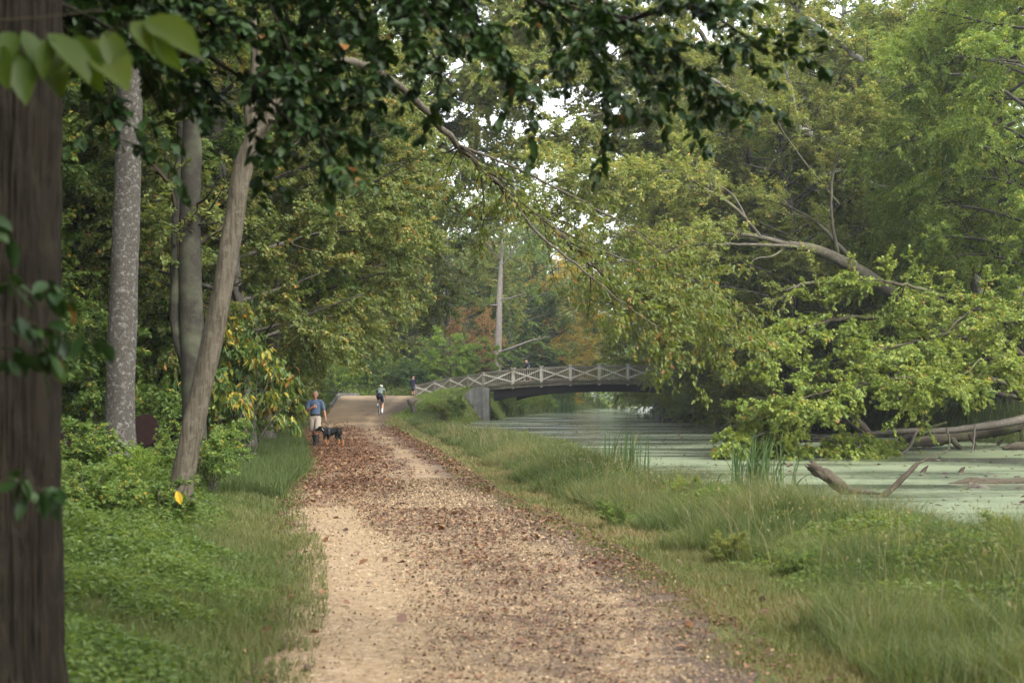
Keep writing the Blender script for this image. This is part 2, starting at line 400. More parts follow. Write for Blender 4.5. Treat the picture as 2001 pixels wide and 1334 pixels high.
def build_water():
    ys = np.concatenate([np.arange(-40, 300, 4.), [300]]); a = Acc()
    L = bankx(ys) - 1.; R = farx(ys) + 3.
    us = np.linspace(0, 1, 9)
    x = L[:, None] * (1 - us) + R[:, None] * us
    v = np.stack([x, np.repeat(ys[:, None], 9, 1), np.full_like(x, WATER)], -1).reshape(-1, 3)
    i = np.arange(len(ys) - 1)[:, None] * 9 + np.arange(8)[None]
    a.add(v, np.stack([i, i + 1, i + 10, i + 9], -1).reshape(-1, 4))
    m, nt, out = newmat('canal_water_with_duckweed')
    tc = ND(nt, 'TexCoord')
    def noise(sx, sy, s, d=6, ro=.6):
        mp = ND(nt, 'Mapping'); mp.inputs['Scale'].default_value = (sx, sy, 1); nt.links.new(tc.outputs['Object'], mp.inputs[0])
        q = ND(nt, 'TexNoise'); q.inputs['Scale'].default_value = s; q.inputs['Detail'].default_value = d; q.inputs['Roughness'].default_value = ro
        q.inputs['Distortion'].default_value = .4
        nt.links.new(mp.outputs[0], q.inputs['Vector']); return q.outputs[0]
    big = noise(.35, .55, .22, 7, .6); fine = noise(1, 1, 5., 8, .8); strk = noise(.10, .5, .5, 6, .6)
    sep = ND(nt, 'SeparateXYZ'); nt.links.new(tc.outputs['Object'], sep.inputs[0])
    far = ND(nt, 'MapRange'); far.inputs[1].default_value = 34; far.inputs[2].default_value = 120; far.inputs[3].default_value = .0; far.inputs[4].default_value = .03; nt.links.new(sep.outputs[1], far.inputs[0])
    def math_(op, a_, b_):
        q = ND(nt, 'Math', operation=op)
        for k, val in ((0, a_), (1, b_)):
            if hasattr(val, 'is_output'): nt.links.new(val, q.inputs[k])
            else: q.inputs[k].default_value = val
        return q.outputs[0]
    s = math_('ADD', math_('MULTIPLY', big, .5), math_('ADD', math_('MULTIPLY', strk, .5), math_('MULTIPLY', fine, .16)))
    s = math_('ADD', s, far.outputs[0])
    open_ = ND(nt, 'MapRange'); open_.inputs[1].default_value = .54; open_.inputs[2].default_value = .64; nt.links.new(s, open_.inputs[0])
    wr = ramp(nt, [(.25, (.066, .085, .044)), (.5, (.103, .125, .068)), (.75, (.138, .158, .088))]); nt.links.new(noise(.6, .6, .8, 8, .7), wr.inputs[0])
    weed = ND(nt, 'BsdfPrincipled'); weed.inputs['Roughness'].default_value = .5; weed.inputs['Specular IOR Level'].default_value = .45
    nt.links.new(wr.outputs[0], weed.inputs['Base Color'])
    wb = ND(nt, 'Bump'); wb.inputs['Strength'].default_value = .15; wb.inputs['Distance'].default_value = .01; nt.links.new(fine, wb.inputs['Height']); nt.links.new(wb.outputs[0], weed.inputs['Normal'])
    wat = ND(nt, 'BsdfPrincipled'); wat.inputs['Roughness'].default_value = .14; wat.inputs['Base Color'].default_value = (.04, .05, .038, 1); wat.inputs['IOR'].default_value = 1.33
    rb = ND(nt, 'Bump'); rb.inputs['Strength'].default_value = .12; rb.inputs['Distance'].default_value = .02; nt.links.new(noise(.5, 1.6, 3., 3), rb.inputs['Height']); nt.links.new(rb.outputs[0], wat.inputs['Normal'])
    mx = ND(nt, 'MixShader'); nt.links.new(open_.outputs[0], mx.inputs[0]); nt.links.new(weed.outputs[0], mx.inputs[1]); nt.links.new(wat.outputs[0], mx.inputs[2])
    nt.links.new(mx.outputs[0], out.inputs[0])
    tag(obj('canal_water', a.mesh('canal_water', True), m), kind='structure')

# ------------------------------------------------------------------ grass, litter, ground cover (nobody could count them)
def blades(acc, rng, x, y, h, w, lean=.35, tint=None, z=None):
    n = len(x); z = G(x, y) - .01 if z is None else z
    th = rng.uniform(0, 2 * PI, n); ld = rng.uniform(0, 2 * PI, n); la = rng.normal(0, lean, n) * h + .05 * h
    s = np.stack([np.cos(th), np.sin(th), 0 * th], -1) * (w / 2)[:, None]
    d = np.stack([np.cos(ld), np.sin(ld), 0 * ld], -1) * la[:, None]
    b = np.stack([x, y, z], -1); up = np.array([0, 0, 1.]) * h[:, None]
    v = np.stack([b - s, b + s, b + up * .55 + d * .35 - s * .75, b + up * .55 + d * .35 + s * .75, b + up * .95 + d], 1)
    o = (np.arange(n) * 5)[:, None]
    t = np.clip(rng.normal(.5, .17, n), 0, 1) if tint is None else tint
    acc.add(v.reshape(-1, 3), [o + np.array([[0, 1, 3, 2]]), o + np.array([[2, 3, 4]])], t)

def scatter(rng, n, y0, y1, xl, xr, pw=1.0):
    y = y0 + (y1 - y0) * rng.random(n) ** pw
    u = rng.random(n); return xl(y) * (1 - u) + xr(y) * u, y, u

def build_grass():
    GR = leaf_mat('grass_blades', [(.05, (0.0342, 0.0558, 0.0180)), (.35, (0.0630, 0.0882, 0.0288)), (.62, (0.0990, 0.1170, 0.0450)), (.82, (0.1485, 0.1395, 0.0675)), (1, (0.1890, 0.1440, 0.0810))], .36, .6, .2, .0)
    SH = leaf_mat('mown_grass', [(.05, (0.0450, 0.0675, 0.0198)), (.4, (0.0810, 0.0972, 0.0324)), (.7, (0.1395, 0.1215, 0.0540)), (1, (0.1710, 0.1215, 0.0675))], .3, .65, .15, .0)
    LF = leaf_mat('weed_leaves', [(.05, (.045, .08, .02)), (.5, (.095, .14, .035)), (.8, (.15, .18, .045)), (.95, (.2, .2, .04)), (1, (.2, .12, .04))], .42, .5, .25, .0)
    rng = RNG(71)
    # tall grass between the mown strip and the water
    a = Acc()
    for (n, y0, y1, w) in ((70000, 7, 14, .006), (70000, 14, 24, .008), (75000, 24, 48, .013), (60000, 48, 90, .024), (26000, 90, 116, .035)):
        x, y, u = scatter(rng, n, y0, y1, lambda q: pathr(q) + .55 + .008 * q, lambda q: bankx(q) + .55 + .9 * level(q))
        d = (u + (fnoise(x * .9, y * .9, 21) - .5) * .55)
        k = d > .12; x, y, u, d = x[k], y[k], u[k], d[k]
        h = (.17 + .43 * np.clip(d * 1.35, 0, 1.0)) * rng.uniform(.55, 1.2, len(x)) * (.45 + 1.1 * fnoise(x * 1.3, y * 1.3, 22))
        h = np.where(u > .9, h * 1.15, h)
        t = np.clip(.36 + .9 * (fnoise(x * .6, y * .6, 23) - .45) + .5 * (fnoise(x * 2.5, y * 2.5, 24) - .5) + rng.normal(0, .2, len(x)), 0, 1)
        blades(a, rng, x, y, h, np.full(len(x), w) * rng.uniform(.6, 1.4, len(x)), .62, t)
    # dead stalks and seed heads standing above the blades
    x, y, u = scatter(rng, 1300, 8, 60, lambda q: pathr(q) + 1.3, lambda q: bankx(q) + .8, 1.3)
    hh = rng.uniform(.45, .85, len(x)); blades(a, rng, x, y, hh, .004 + .0003 * y, .5, rng.uniform(.7, 1, len(x)))
    x, y, u = scatter(rng, 3200, 8, 60, lambda q: pathr(q) + 1.3, lambda q: bankx(q) + .8, 1.3); n = len(x)
    put_leaves(a, np.stack([x, y, G(x, y) + rng.uniform(.35, .72, n)], -1), np.array([0, 0, 1.]) + rng.normal(0, .5, (n, 3)), rng.normal(0, 1, (n, 3)), np.full(n, .05), np.full(n, .018), rng.uniform(.55, .95, n))
    tag(obj('tall_bank_grass', a.mesh('tall_bank_grass'), GR), kind='stuff')
    # short strip beside the path, both sides
    a = Acc()
    for (n, y0, y1, w) in ((75000, 7, 16, .006), (60000, 16, 34, .011), (40000, 34, 90, .022)):
        x, y, u = scatter(rng, n, y0, y1, lambda q: pathr(q) - .22, lambda q: pathr(q) + 1.5 + .012 * q)
        k = (rng.random(len(x)) < .25 + .95 * u) & (fnoise(x * 2.2, y * 2.2, 31) + .5 * u > .42); x, y, u = x[k], y[k], u[k]
        h = rng.uniform(.03, .09, len(x)) * (1 + .8 * u)
        t = np.clip(.58 + .8 * (fnoise(x * .8, y * .8, 33) - .5) + rng.normal(0, .16, len(x)), 0, 1)
        blades(a, rng, x, y, h, np.full(len(x), w) * rng.uniform(.7, 1.4, len(x)), .6, t)
    for (n, y0, y1, w) in ((70000, 7.5, 18, .007), (50000, 18, 40, .012), (30000, 40, 100, .024)):
        x, y, u = scatter(rng, n, y0, y1, lambda q: pathl(q) + .2, lambda q: pathl(q) - 1.5 - .0 * q)
        k = (rng.random(len(x)) < .25 + .95 * u) & (fnoise(x * 2.2, y * 2.2, 41) + .5 * u > .42); x, y, u = x[k], y[k], u[k]
        h = rng.uniform(.04, .13, len(x)) * (1 + .9 * u)
        t = np.clip(.36 + .6 * (fnoise(x * .8, y * .8, 43) - .5) + rng.normal(0, .15, len(x)), 0, 1)
        blades(a, rng, x, y, h, np.full(len(x), w) * rng.uniform(.7, 1.4, len(x)), .5, t)
    tag(obj('mown_verge_grass', a.mesh('mown_verge_grass'), SH), kind='stuff')
    # soft bright grass knoll beyond the second trunk
    a = Acc()
    x, y, u = scatter(rng, 45000, 24, 46, lambda q: pathl(q) - .1, lambda q: pathl(q) - 2.0)
    k = fnoise(x * .5, y * .3, 51) > .33; x, y = x[k], y[k]
    blades(a, rng, x, y, rng.uniform(.18, .5, len(x)), np.full(len(x), .013), .45, np.clip(rng.normal(.3, .14, len(x)), 0, 1))
    x, y, u = scatter(rng, 26000, 46, 118, lambda q: pathl(q) - .05, lambda q: pathl(q) - 1.6)
    blades(a, rng, x, y, rng.uniform(.15, .5, len(x)), np.full(len(x), .026), .45, np.clip(rng.normal(.38, .16, len(x)), 0, 1))
    # rank grass at both water edges further off
    x, y, u = scatter(rng, 30000, 139, 240, lambda q: bankx(q) - 3.5, lambda q: bankx(q) + 1.7)
    blades(a, rng, x, y, rng.uniform(.4, 1.3, len(x)), np.full(len(x), .06), .3, np.clip(rng.normal(.4, .2, len(x)), 0, 1))
    x, y, u = scatter(rng, 30000, 55, 240, lambda q: farx(q) - .1, lambda q: farx(q) + 3.5)
    blades(a, rng, x, y, rng.uniform(.4, 1.1, len(x)), np.full(len(x), .04), .3, np.clip(rng.normal(.32, .2, len(x)), 0, 1))
    tag(obj('rank_grass', a.mesh('rank_grass'), GR), kind='stuff')
    # broad-leaved ground cover
    a = Acc()
    def cover(n, y0, y1, xl, xr, size, hmax, seed, thr=.0, tb=0., pw=1.):
        x, y, u = scatter(rng, n, y0, y1, xl, xr, pw)
        f = fnoise(x * .8, y * .8, seed)
        k = f > thr; x, y, u, f = x[k], y[k], u[k], f[k]; n = len(x)
        hz = hmax * np.clip(f * 1.1 - .1, .1, 1.) * np.clip(u * 2.2 + .1, .15, 1) * rng.uniform(.15, 1, n) ** .6
        pos = np.stack([x, y, G(x, y) + hz], -1)
        ax = rng.normal(0, 1, (n, 3)); ax[:, 2] = rng.normal(-.1, .35, n)
        nr = np.array([0, 0, 1.]) + rng.normal(0, .45, (n, 3))
        ln = size * rng.uniform(.55, 1.3, n)
        t = np.clip(.35 + tb + .6 * (fnoise(x * 1.4, y * 1.4, seed + 9) - .5) + rng.normal(0, .14, n), 0, 1)
        put_leaves(a, pos, ax, nr, ln, ln * rng.uniform(.4, .65, n), t)
    cover(60000, 7.5, 15, lambda q: pathl(q) - .25, lambda q: pathl(q) - 2.6, .05, .6, 61)
    cover(70000, 14, 26, lambda q: pathl(q) - .7, lambda q: pathl(q) - 4.5, .065, .85, 62)
    cover(70000, 24, 50, lambda q: pathl(q) - 1.6, lambda q: pathl(q) - 12, .10, .9, 63, tb=.03)
    cover(60000, 45, 120, lambda q: pathl(q) - 1.2, lambda q: pathl(q) - 24, .17, 1.0, 64)
    cover(26000, 8, 22, lambda q: pathr(q) + .35, lambda q: bankx(q) + .3, .04, .28, 65, .45, .05)
    cover(180000, 7.5, 24, lambda q: pathr(q) + 1.1, lambda q: bankx(q) + 1.2, .05, .80, 165, .1, .13)
    cover(80000, 22, 70, lambda q: pathr(q) + 1.3, lambda q: bankx(q) + 1.4, .075, .72, 166, .1, .13)
    cover(26000, 84, 121, lambda q: pathr(q) + .6, lambda q: bankx(q) + 4.2, .12, .8, 168, .1, .1)
    cover(9000, 119.6, 140, lambda q: bankx(q) - .6, lambda q: bankx(q) + 3., .14, .7, 170, .0, .15)
    cover(9000, 116, 129, lambda q: -7.6 + 0 * q, lambda q: -1.8 + 0 * q, .13, .5, 169, .1, .1)
    cover(30000, 8, 40, lambda q: pathr(q) + 1.2, lambda q: bankx(q) + 1.1, .07, .62, 171, .5, .22)
    cover(16000, 20, 60, lambda q: pathr(q) + 1.4, lambda q: bankx(q) + .8, .06, .5, 66, .5, .1)
    cover(26000, 80, 116, lambda q: pathr(q) + .5, lambda q: bankx(q) + 3.2, .12, .55, 67, .35, .15)
    cover(60000, 58, 200, lambda q: farx(q) + .2, lambda q: farx(q) + 16, .16, 1.3, 68)
    cover(40000, 140, 250, lambda q: bankx(q) + 1.0, lambda q: bankx(q) - 14, .2, 1.6, 69, .2, .1)
    tag(obj('undergrowth', a.mesh('undergrowth'), LF), kind='stuff')
    # litter on the path
    LT = leaf_mat('dead_leaves', [(0, (.025, .015, .011)), (.35, (.058, .028, .017)), (.65, (.105, .048, .025)), (.88, (.16, .08, .04)), (1, (.22, .14, .05))], .12, .55, .3, .0)
    a = Acc()
    for (n, y0, y1, size) in ((52000, 6, 16, .028), (45000, 14, 30, .042), (60000, 26, 70, .06), (15000, 60, 128, .085)):
        x, y, u = scatter(rng, n, y0, y1, lambda q: pathl(q) - .25, lambda q: pathr(q) + .35)
        f = fnoise(x * 1.6, y * .55, 81); f2 = fnoise(x * 5, y * 4, 82)
        dens = np.interp(y, [6, 12, 17, 22, 28, 34, 45, 64, 70, 80, 128], [.40, .36, .34, .5, .55, .66, .72, .70, .55, .22, .10])
        edge = np.abs(u - .5) * 2
        lane = np.interp(u, [0, .08, .22, .34, .5, .66, .8, 1], [1.2, .7, .15, .85, 1.05, 1.0, .8, 1.35])
        lane = np.where(y > 22, np.interp(u, [0, .15, .35, .5, .72, .85, 1], [1.3, 1.2, 1.15, 1.05, .55, .8, 1.3]), lane)
        k = np.where(y < 22, .30 * f + .22 * f2 + .5 * rng.random(len(x)), f * .42 + f2 * .34 + .40 * rng.random(len(x))) < dens * lane * np.where(y < 22, 1.02, .90); x, y, u = x[k], y[k], u[k]; n = len(x)
        pos = np.stack([x, y, G(x, y) + .035 + rng.uniform(0, .02, n)], -1)
        ax = rng.normal(0, 1, (n, 3)); ax[:, 2] *= .25
        nr = np.array([0, 0, 1.]) + rng.normal(0, .38, (n, 3)); ln = size * rng.uniform(.45, 1.5, n)
        put_leaves(a, pos, ax, nr, ln, ln * rng.uniform(.5, .9, n), np.clip(rng.beta(2, 2.6, n) + .1, 0, 1), 'rhomb')
    # larger whole leaves, curled, lying near the camera and in the grass
    x, y, u = scatter(rng, 150, 7, 22, lambda q: pathl(q) - .5, lambda q: pathr(q) + .9)
    n = len(x); ax = rng.normal(0, 1, (n, 3)); ax[:, 2] *= .3; nr = np.array([0, 0, 1.]) + rng.normal(0, .5, (n, 3)); ln = rng.uniform(.05, .11, n)
    put_leaves(a, np.stack([x, y, G(x, y) + .05], -1), ax, nr, ln, ln * .75, np.clip(rng.normal(.62, .2, n), 0, 1), 'fold')
    tag(obj('fallen_leaves', a.mesh('fallen_leaves'), LT), kind='stuff')
    # loose gravel catching the light
    a = Acc()
    x, y, u = scatter(rng, 70000, 6.5, 30, lambda q: pathl(q), lambda q: pathr(q), 1.4)
    k = rng.random(len(x)) < np.interp(u, [0, .1, .22, .34, .6, 1], [.6, .3, .15, .8, 1, .7]); x, y = x[k], y[k]; n = len(x)
    ln = rng.uniform(.010, .028, n) * np.interp(y, [6, 30], [.8, 1.7]); ax = rng.normal(0, 1, (n, 3)); ax[:, 2] *= .3
    put_leaves(a, np.stack([x, y, G(x, y) + .034], -1), ax, np.array([0, 0, 1.]) + rng.normal(0, .5, (n, 3)), ln, ln * rng.uniform(.6, 1, n), rng.random(n))
    GV = leaf_mat('loose_gravel', [(0, (.035, .025, .018)), (.3, (.13, .09, .05)), (.8, (.235, .165, .092)), (1, (.32, .25, .165))], 0., .8, .2, 0.)
    tag(obj('gravel', a.mesh('gravel'), GV), kind='stuff')
    # specks of leaf and twig on the duckweed
    a = Acc()
    y = rng.uniform(14, 110, 2600); u = rng.random(2600) ** .9; x = (bankx(y) + .9) * (1 - u) + farx(y) * u
    k = fnoise(x * .6, y * .25, 91) > .42; x, y = x[k], y[k]; n = len(x)
    ax = rng.normal(0, 1, (n, 3)); ax[:, 2] *= .1; ln = rng.uniform(.06, .2, n)
    put_leaves(a, np.stack([x, y, np.full(n, WATER + .015)], -1), ax, np.array([0, 0, 1.]) + rng.normal(0, .3, (n, 3)), ln, ln * rng.uniform(.2, .7, n), rng.uniform(0, .55, n))
    tag(obj('floating_leaves', a.mesh('floating_leaves'), LT), kind='stuff')
# ------------------------------------------------------------------ trees
BARK = {}
LEAFM = {}
def build_mats():
    BARK['dark'] = bark_mat('dark_furrowed_bark', (.002, .0016, .0009), (.0092, .0069, .0038), (.0145, .0116, .0068), 9, .10, 1., None, .03)
    BARK['grey'] = bark_mat('grey_bark', (0.0252, 0.0227, 0.0176), (0.0504, 0.0454, 0.0361), (0.0840, 0.0798, 0.0672), 6, .25, .6)
    BARK['fleck'] = bark_mat('white_flecked_bark', (0.0200, 0.0179, 0.0143), (0.0414, 0.0371, 0.0307), (0.1214, 0.1178, 0.1071), 15, .5, .6)
    BARK['ringed'] = bark_mat('dark_ringed_bark', (0.0091, 0.0080, 0.0063), (0.0217, 0.0194, 0.0148), (0.0354, 0.0343, 0.0257), 9, 2.4, .5, (0.0628, 0.0685, 0.0400))
    BARK['pale'] = bark_mat('pale_ridged_bark', (.02, .016, .010), (.062, .053, .038), (.088, .079, .059), 10, .10, .8, None, .03)
    BARK['syc'] = bark_mat('white_sycamore_bark', (0.1092, 0.1050, 0.0924), (0.2100, 0.2016, 0.1806), (0.3024, 0.2940, 0.2688), 3, .6, .3)
    BARK['limb'] = bark_mat('mossy_limb_bark', (0.0185, 0.0168, 0.0118), (0.0504, 0.0445, 0.0319), (0.0798, 0.0756, 0.0546), 6, .3, .6, (0.0840, 0.0840, 0.0378))
    BARK['dead'] = bark_mat('bleached_dead_wood', (0.0181, 0.0157, 0.0121), (0.0605, 0.0520, 0.0399), (0.0968, 0.0895, 0.0726), 11, .25, .8)
    BARK['wet'] = bark_mat('wet_dark_wood', (0.0118, 0.0084, 0.0059), (0.0336, 0.0260, 0.0193), (0.0504, 0.0420, 0.0302), 7, .3, .6, (0.0672, 0.0840, 0.0252))
    BARK['fpale'] = bark_mat('pinkish_grey_bark', (0.1260, 0.1092, 0.0941), (0.1764, 0.1554, 0.1344), (0.2184, 0.1974, 0.1764), 4, .4, .4)
    BARK['stump'] = bark_mat('split_dead_wood', (0.0101, 0.0076, 0.0050), (0.0487, 0.0386, 0.0269), (0.0714, 0.0630, 0.0437), 16, .2, 1., (0.0504, 0.0630, 0.0168), .03)
    BARK['twig'] = plain_mat('brown_twig', (.03, .024, .016), .9, .1)
    BARK['gtwig'] = plain_mat('grey_twig', (.08, .072, .056), .9, .1)
    L = LEAFM
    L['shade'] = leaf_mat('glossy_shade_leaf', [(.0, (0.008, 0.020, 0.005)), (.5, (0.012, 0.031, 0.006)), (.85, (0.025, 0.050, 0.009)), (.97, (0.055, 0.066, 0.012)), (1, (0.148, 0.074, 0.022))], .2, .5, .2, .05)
    L['pawbig'] = leaf_mat('broad_pale_leaf', [(0, (0.025, 0.045, 0.008)), (.6, (0.039, 0.066, 0.009)), (1, (0.064, 0.083, 0.010))], .55, .5, .22, .05, (2.3, 2.1, .12))
    L['olive'] = leaf_mat('olive_leaf', [(0, (0.054, 0.084, 0.024)), (.4, (0.101, 0.134, 0.037)), (.7, (0.144, 0.168, 0.047)), (.9, (0.216, 0.206, 0.059)), (.97, (0.273, 0.183, 0.059)), (1, (0.345, 0.168, 0.051))], .38, .5, .25)
    L['olbrown'] = leaf_mat('olive_leaf_turning_brown', [(0, (0.057, 0.081, 0.020)), (.45, (0.094, 0.123, 0.029)), (.72, (0.125, 0.145, 0.034)), (.88, (0.167, 0.134, 0.038)), (1, (0.187, 0.088, 0.028))], .4, .5, .25)
    L['green'] = leaf_mat('mid_green_leaf', [(0, (0.049, 0.093, 0.023)), (.5, (0.093, 0.149, 0.036)), (.8, (0.141, 0.195, 0.046)), (.97, (0.225, 0.228, 0.049)), (1, (0.413, 0.252, 0.049))], .36, .5, .28)
    L['deep'] = leaf_mat('deep_green_leaf', [(0, (0.026, 0.062, 0.020)), (.5, (0.050, 0.099, 0.029)), (.9, (0.081, 0.132, 0.037)), (1, (0.147, 0.162, 0.044))], .34, .5, .28)
    L['lime'] = leaf_mat('lime_leaf', [(0, (0.082, 0.127, 0.023)), (.5, (0.144, 0.190, 0.035)), (.85, (0.202, 0.238, 0.043)), (.97, (0.259, 0.244, 0.050)), (1, (0.269, 0.138, 0.043))], .45, .5, .25, .06)
    L['paleol'] = leaf_mat('pale_olive_leaf', [(0, (0.088, 0.122, 0.034)), (.4, (0.147, 0.180, 0.050)), (.75, (0.214, 0.229, 0.066)), (.92, (0.279, 0.253, 0.077)), (1, (0.323, 0.183, 0.069))], .42, .55, .22)
    L['willow'] = leaf_mat('grey_green_leaf', [(0, (0.097, 0.144, 0.053)), (.5, (0.158, 0.209, 0.073)), (.85, (0.229, 0.264, 0.088)), (1, (0.334, 0.299, 0.088))], .38, .5, .28)
    L['fine'] = leaf_mat('fresh_fine_leaf', [(0, (0.073, 0.123, 0.025)), (.5, (0.131, 0.185, 0.035)), (.85, (0.199, 0.240, 0.047)), (1, (0.315, 0.282, 0.054))], .4, .5, .25)
    L['turn'] = leaf_mat('leaf_turning_yellow', [(0, (0.036, 0.078, 0.018)), (.45, (0.064, 0.116, 0.026)), (.66, (0.130, 0.168, 0.033)), (.78, (0.338, 0.286, 0.045)), (.93, (0.442, 0.286, 0.045)), (1, (0.338, 0.144, 0.038))], .4, .48, .35)
    L['orange'] = leaf_mat('orange_autumn_leaf', [(0, (0.146, 0.171, 0.035)), (.35, (0.265, 0.232, 0.044)), (.65, (0.397, 0.279, 0.051)), (1, (0.397, 0.186, 0.044))], .42, .55, .2)
    L['rust'] = leaf_mat('rusty_autumn_leaf', [(0, (0.092, 0.101, 0.041)), (.4, (0.198, 0.130, 0.062)), (.75, (0.290, 0.158, 0.076)), (1, (0.330, 0.202, 0.097))], .35, .6, .2)
    L['conif'] = leaf_mat('blue_green_needles', [(0, (0.018, 0.039, 0.023)), (.5, (0.031, 0.062, 0.036)), (1, (0.058, 0.091, 0.046))], .2, .6, .25)
    L['sumac'] = leaf_mat('bright_green_leaf', [(0, (0.068, 0.122, 0.027)), (.5, (0.122, 0.197, 0.038)), (.9, (0.203, 0.258, 0.047)), (1, (0.271, 0.271, 0.054))], .42, .5, .28)

def segs_of(pts, radii):
    pts = np.asarray(pts); n = len(pts)
    r = np.interp(np.linspace(0, 1, n), np.linspace(0, 1, len(radii)), radii)
    return Br(pts[:-1], np.diff(pts, axis=0), np.zeros(n - 1), np.zeros((n - 1, 3)), r[:-1])
def join_br(bs): return Br(*[np.concatenate([getattr(b, k) for b in bs]) for k in ('S', 'D', 'K', 'W', 'r')])

def crown_mesh(seed, limbs, prop, n2, n3, nleaf, l2=(1.2, 2.6), l3=(.5, 1.1), size=.1, aspect=.5, droop=.25, tilt=.55, shape='rhomb', flat=.5, up=.05,
               sag=.12, tbias=0., a2=(35, 70), on2=.15, smalltwigs=True, clusters=None, offs=.25, name='crown'):
    """twigs and leaves (slot 0 leaves, slot 1 twigs) grown on a set of limbs"""
    rng = RNG(seed); a = Acc()
    b2 = spawn(rng, limbs, n2, 0., 1., a2, l2, flat, up, sag, .55, prop)
    b3 = spawn(rng, b2, n3, .12, 1., (25, 70), l3, flat, up, sag, .6)
    b2.tubes(a, 5, 4, .25, 1)
    if smalltwigs: b3.tubes(a, 3, 3, .4, 1)
    leaves_on(rng, a, b3, int(nleaf * (1 - on2)), size, aspect, droop, tilt, shape, offs=offs, tbias=tbias)
    if on2: leaves_on(rng, a, b2, int(nleaf * on2), size, aspect, droop, tilt, shape, t0=.35, offs=offs, tbias=tbias)
    return a.mesh(name)

def generic_tree(seed, H=18, r0=.22, spread=5.5, cb=.22, peak=.5, nl=30, n2=170, n3=900, nleaf=60000, size=.12, top=.95, lean=(0, 0), bare=.35, sagl=.12, uplift=.3, **kw):
    """trunk mesh and crown mesh of a free-standing tree, base at the origin"""
    rng = RNG(seed)
    ts = np.linspace(0, 1, 14); wob = np.cumsum(rng.normal(0, .012, (14, 2)), 0) * H
    tp = np.stack([lean[0] * ts * H + wob[:, 0] * ts, lean[1] * ts * H + wob[:, 1] * ts, ts * H * top - .15], -1)
    w = Acc(); tube(w, spline(tp, 40), [r0 * 1.45, r0 * 1.05, r0 * .95, r0 * .8, r0 * .6, r0 * .4, r0 * .12], 10, .05, rng)
    u = cb + (1 - cb) * (np.arange(nl) + rng.random(nl)) / nl
    az = np.arange(nl) * 2.4 + rng.normal(0, .4, nl)
    prof = np.where(u < peak, .62 + .38 * ((u - cb) / max(peak - cb, .01)), np.sqrt(np.maximum(0, 1 - ((u - peak) / (1.04 - peak)) ** 2)))
    R = spread * prof * rng.uniform(.7, 1.1, nl)
    zt = u * H; zs = np.clip(zt - R * uplift - .3, .05 * H, H * top)
    def tr(z): return np.stack([np.interp(z, tp[:, 2], tp[:, k]) for k in range(3)], -1)
    S = tr(zs); E = tr(np.minimum(zt, H * top)) + np.stack([np.cos(az) * R, np.sin(az) * R, 0 * R], -1); E[:, 2] = zt
    K = sagl * np.linalg.norm(E - S, axis=1); D = E - S; D[:, 2] += K
    lb = Br(S, D, K, rng.normal(0, .06, (nl, 3)) * np.linalg.norm(D, axis=1)[:, None], np.clip(.02 + .012 * R, .02, r0 * .5))
    lb.tubes(w, 8, 6, .25)
    cr = crown_mesh(seed + 1, Br(lb.pos(np.arange(nl), np.full(nl, bare)), lb.D * (1 - bare), lb.K * (1 - bare), lb.W * 0, lb.r * .7), lb.L ** 1.3, n2, n3, nleaf,
                    l2=kw.pop('l2', (spread * .25, spread * .5)), l3=kw.pop('l3', (spread * .1, spread * .22)), size=size, **kw)
    return w.mesh('trunk'), cr

def generic_shrub(seed, H=3.2, spread=1.8, stems=9, n2=60, n3=360, nleaf=15000, size=.085, **kw):
    rng = RNG(seed); w = Acc()
    az = np.arange(stems) * 2.4 + rng.normal(0, .5, stems); R = spread * rng.uniform(.25, .95, stems); zt = H * (1.0 - .55 * (R / spread) ** 2) * rng.uniform(.75, 1.05, stems)
    S = np.stack([np.cos(az) * .12, np.sin(az) * .12, np.full(stems, -.1)], -1); E = np.stack([np.cos(az) * R, np.sin(az) * R, zt], -1)
    K = .3 * R; D = E - S; D[:, 2] += K
    lb = Br(S, D, K, rng.normal(0, .05, (stems, 3)) * H, np.full(stems, .012 + .006 * H)); lb.tubes(w, 7, 5, .3)
    cr = crown_mesh(seed + 1, Br(lb.pos(np.arange(stems), np.full(stems, .15)), lb.D * .85, lb.K * .85, lb.W * 0, lb.r), None, n2, n3, nleaf,
                    l2=(spread * .35, spread * .75), l3=(spread * .16, spread * .34), size=size, **kw)
    return w.mesh('stem'), cr

PROTO = {}
def proto(key, maker, leaf, bark, stem='trunk', twig='twig'):
    """one kind of tree or shrub: its two meshes with their materials; the first placing uses them, later ones share them"""
    wm, cm = maker
    wm.materials.append(BARK[bark]); cm.materials.append(LEAFM[leaf]); cm.materials.append(BARK[twig])
    wm.polygons.foreach_set('use_smooth', np.ones(len(wm.polygons), dtype=bool))
    PROTO[key] = (wm, cm, stem)

def place(key, name, label, cat, px, Y, s=1., rz=0., group=None, leaf=None, bark=None, dz=0., sz=None):
    wm, cm, stem = PROTO[key]
    x, y, z = onground(px, Y)
    t = thing(name, label, cat, (x, y, z + dz), rz, group)
    t.scale = (s, s, sz or s)
    a = link(bpy.data.objects.new(stem, wm), t); c = link(bpy.data.objects.new('crown' if stem == 'trunk' else 'foliage', cm), t)
    for o, sl, m in ((a, 0, bark and BARK[bark]), (c, 0, leaf and LEAFM[leaf])):
        if m: o.material_slots[sl].link = 'OBJECT'; o.material_slots[sl].material = m
    return t

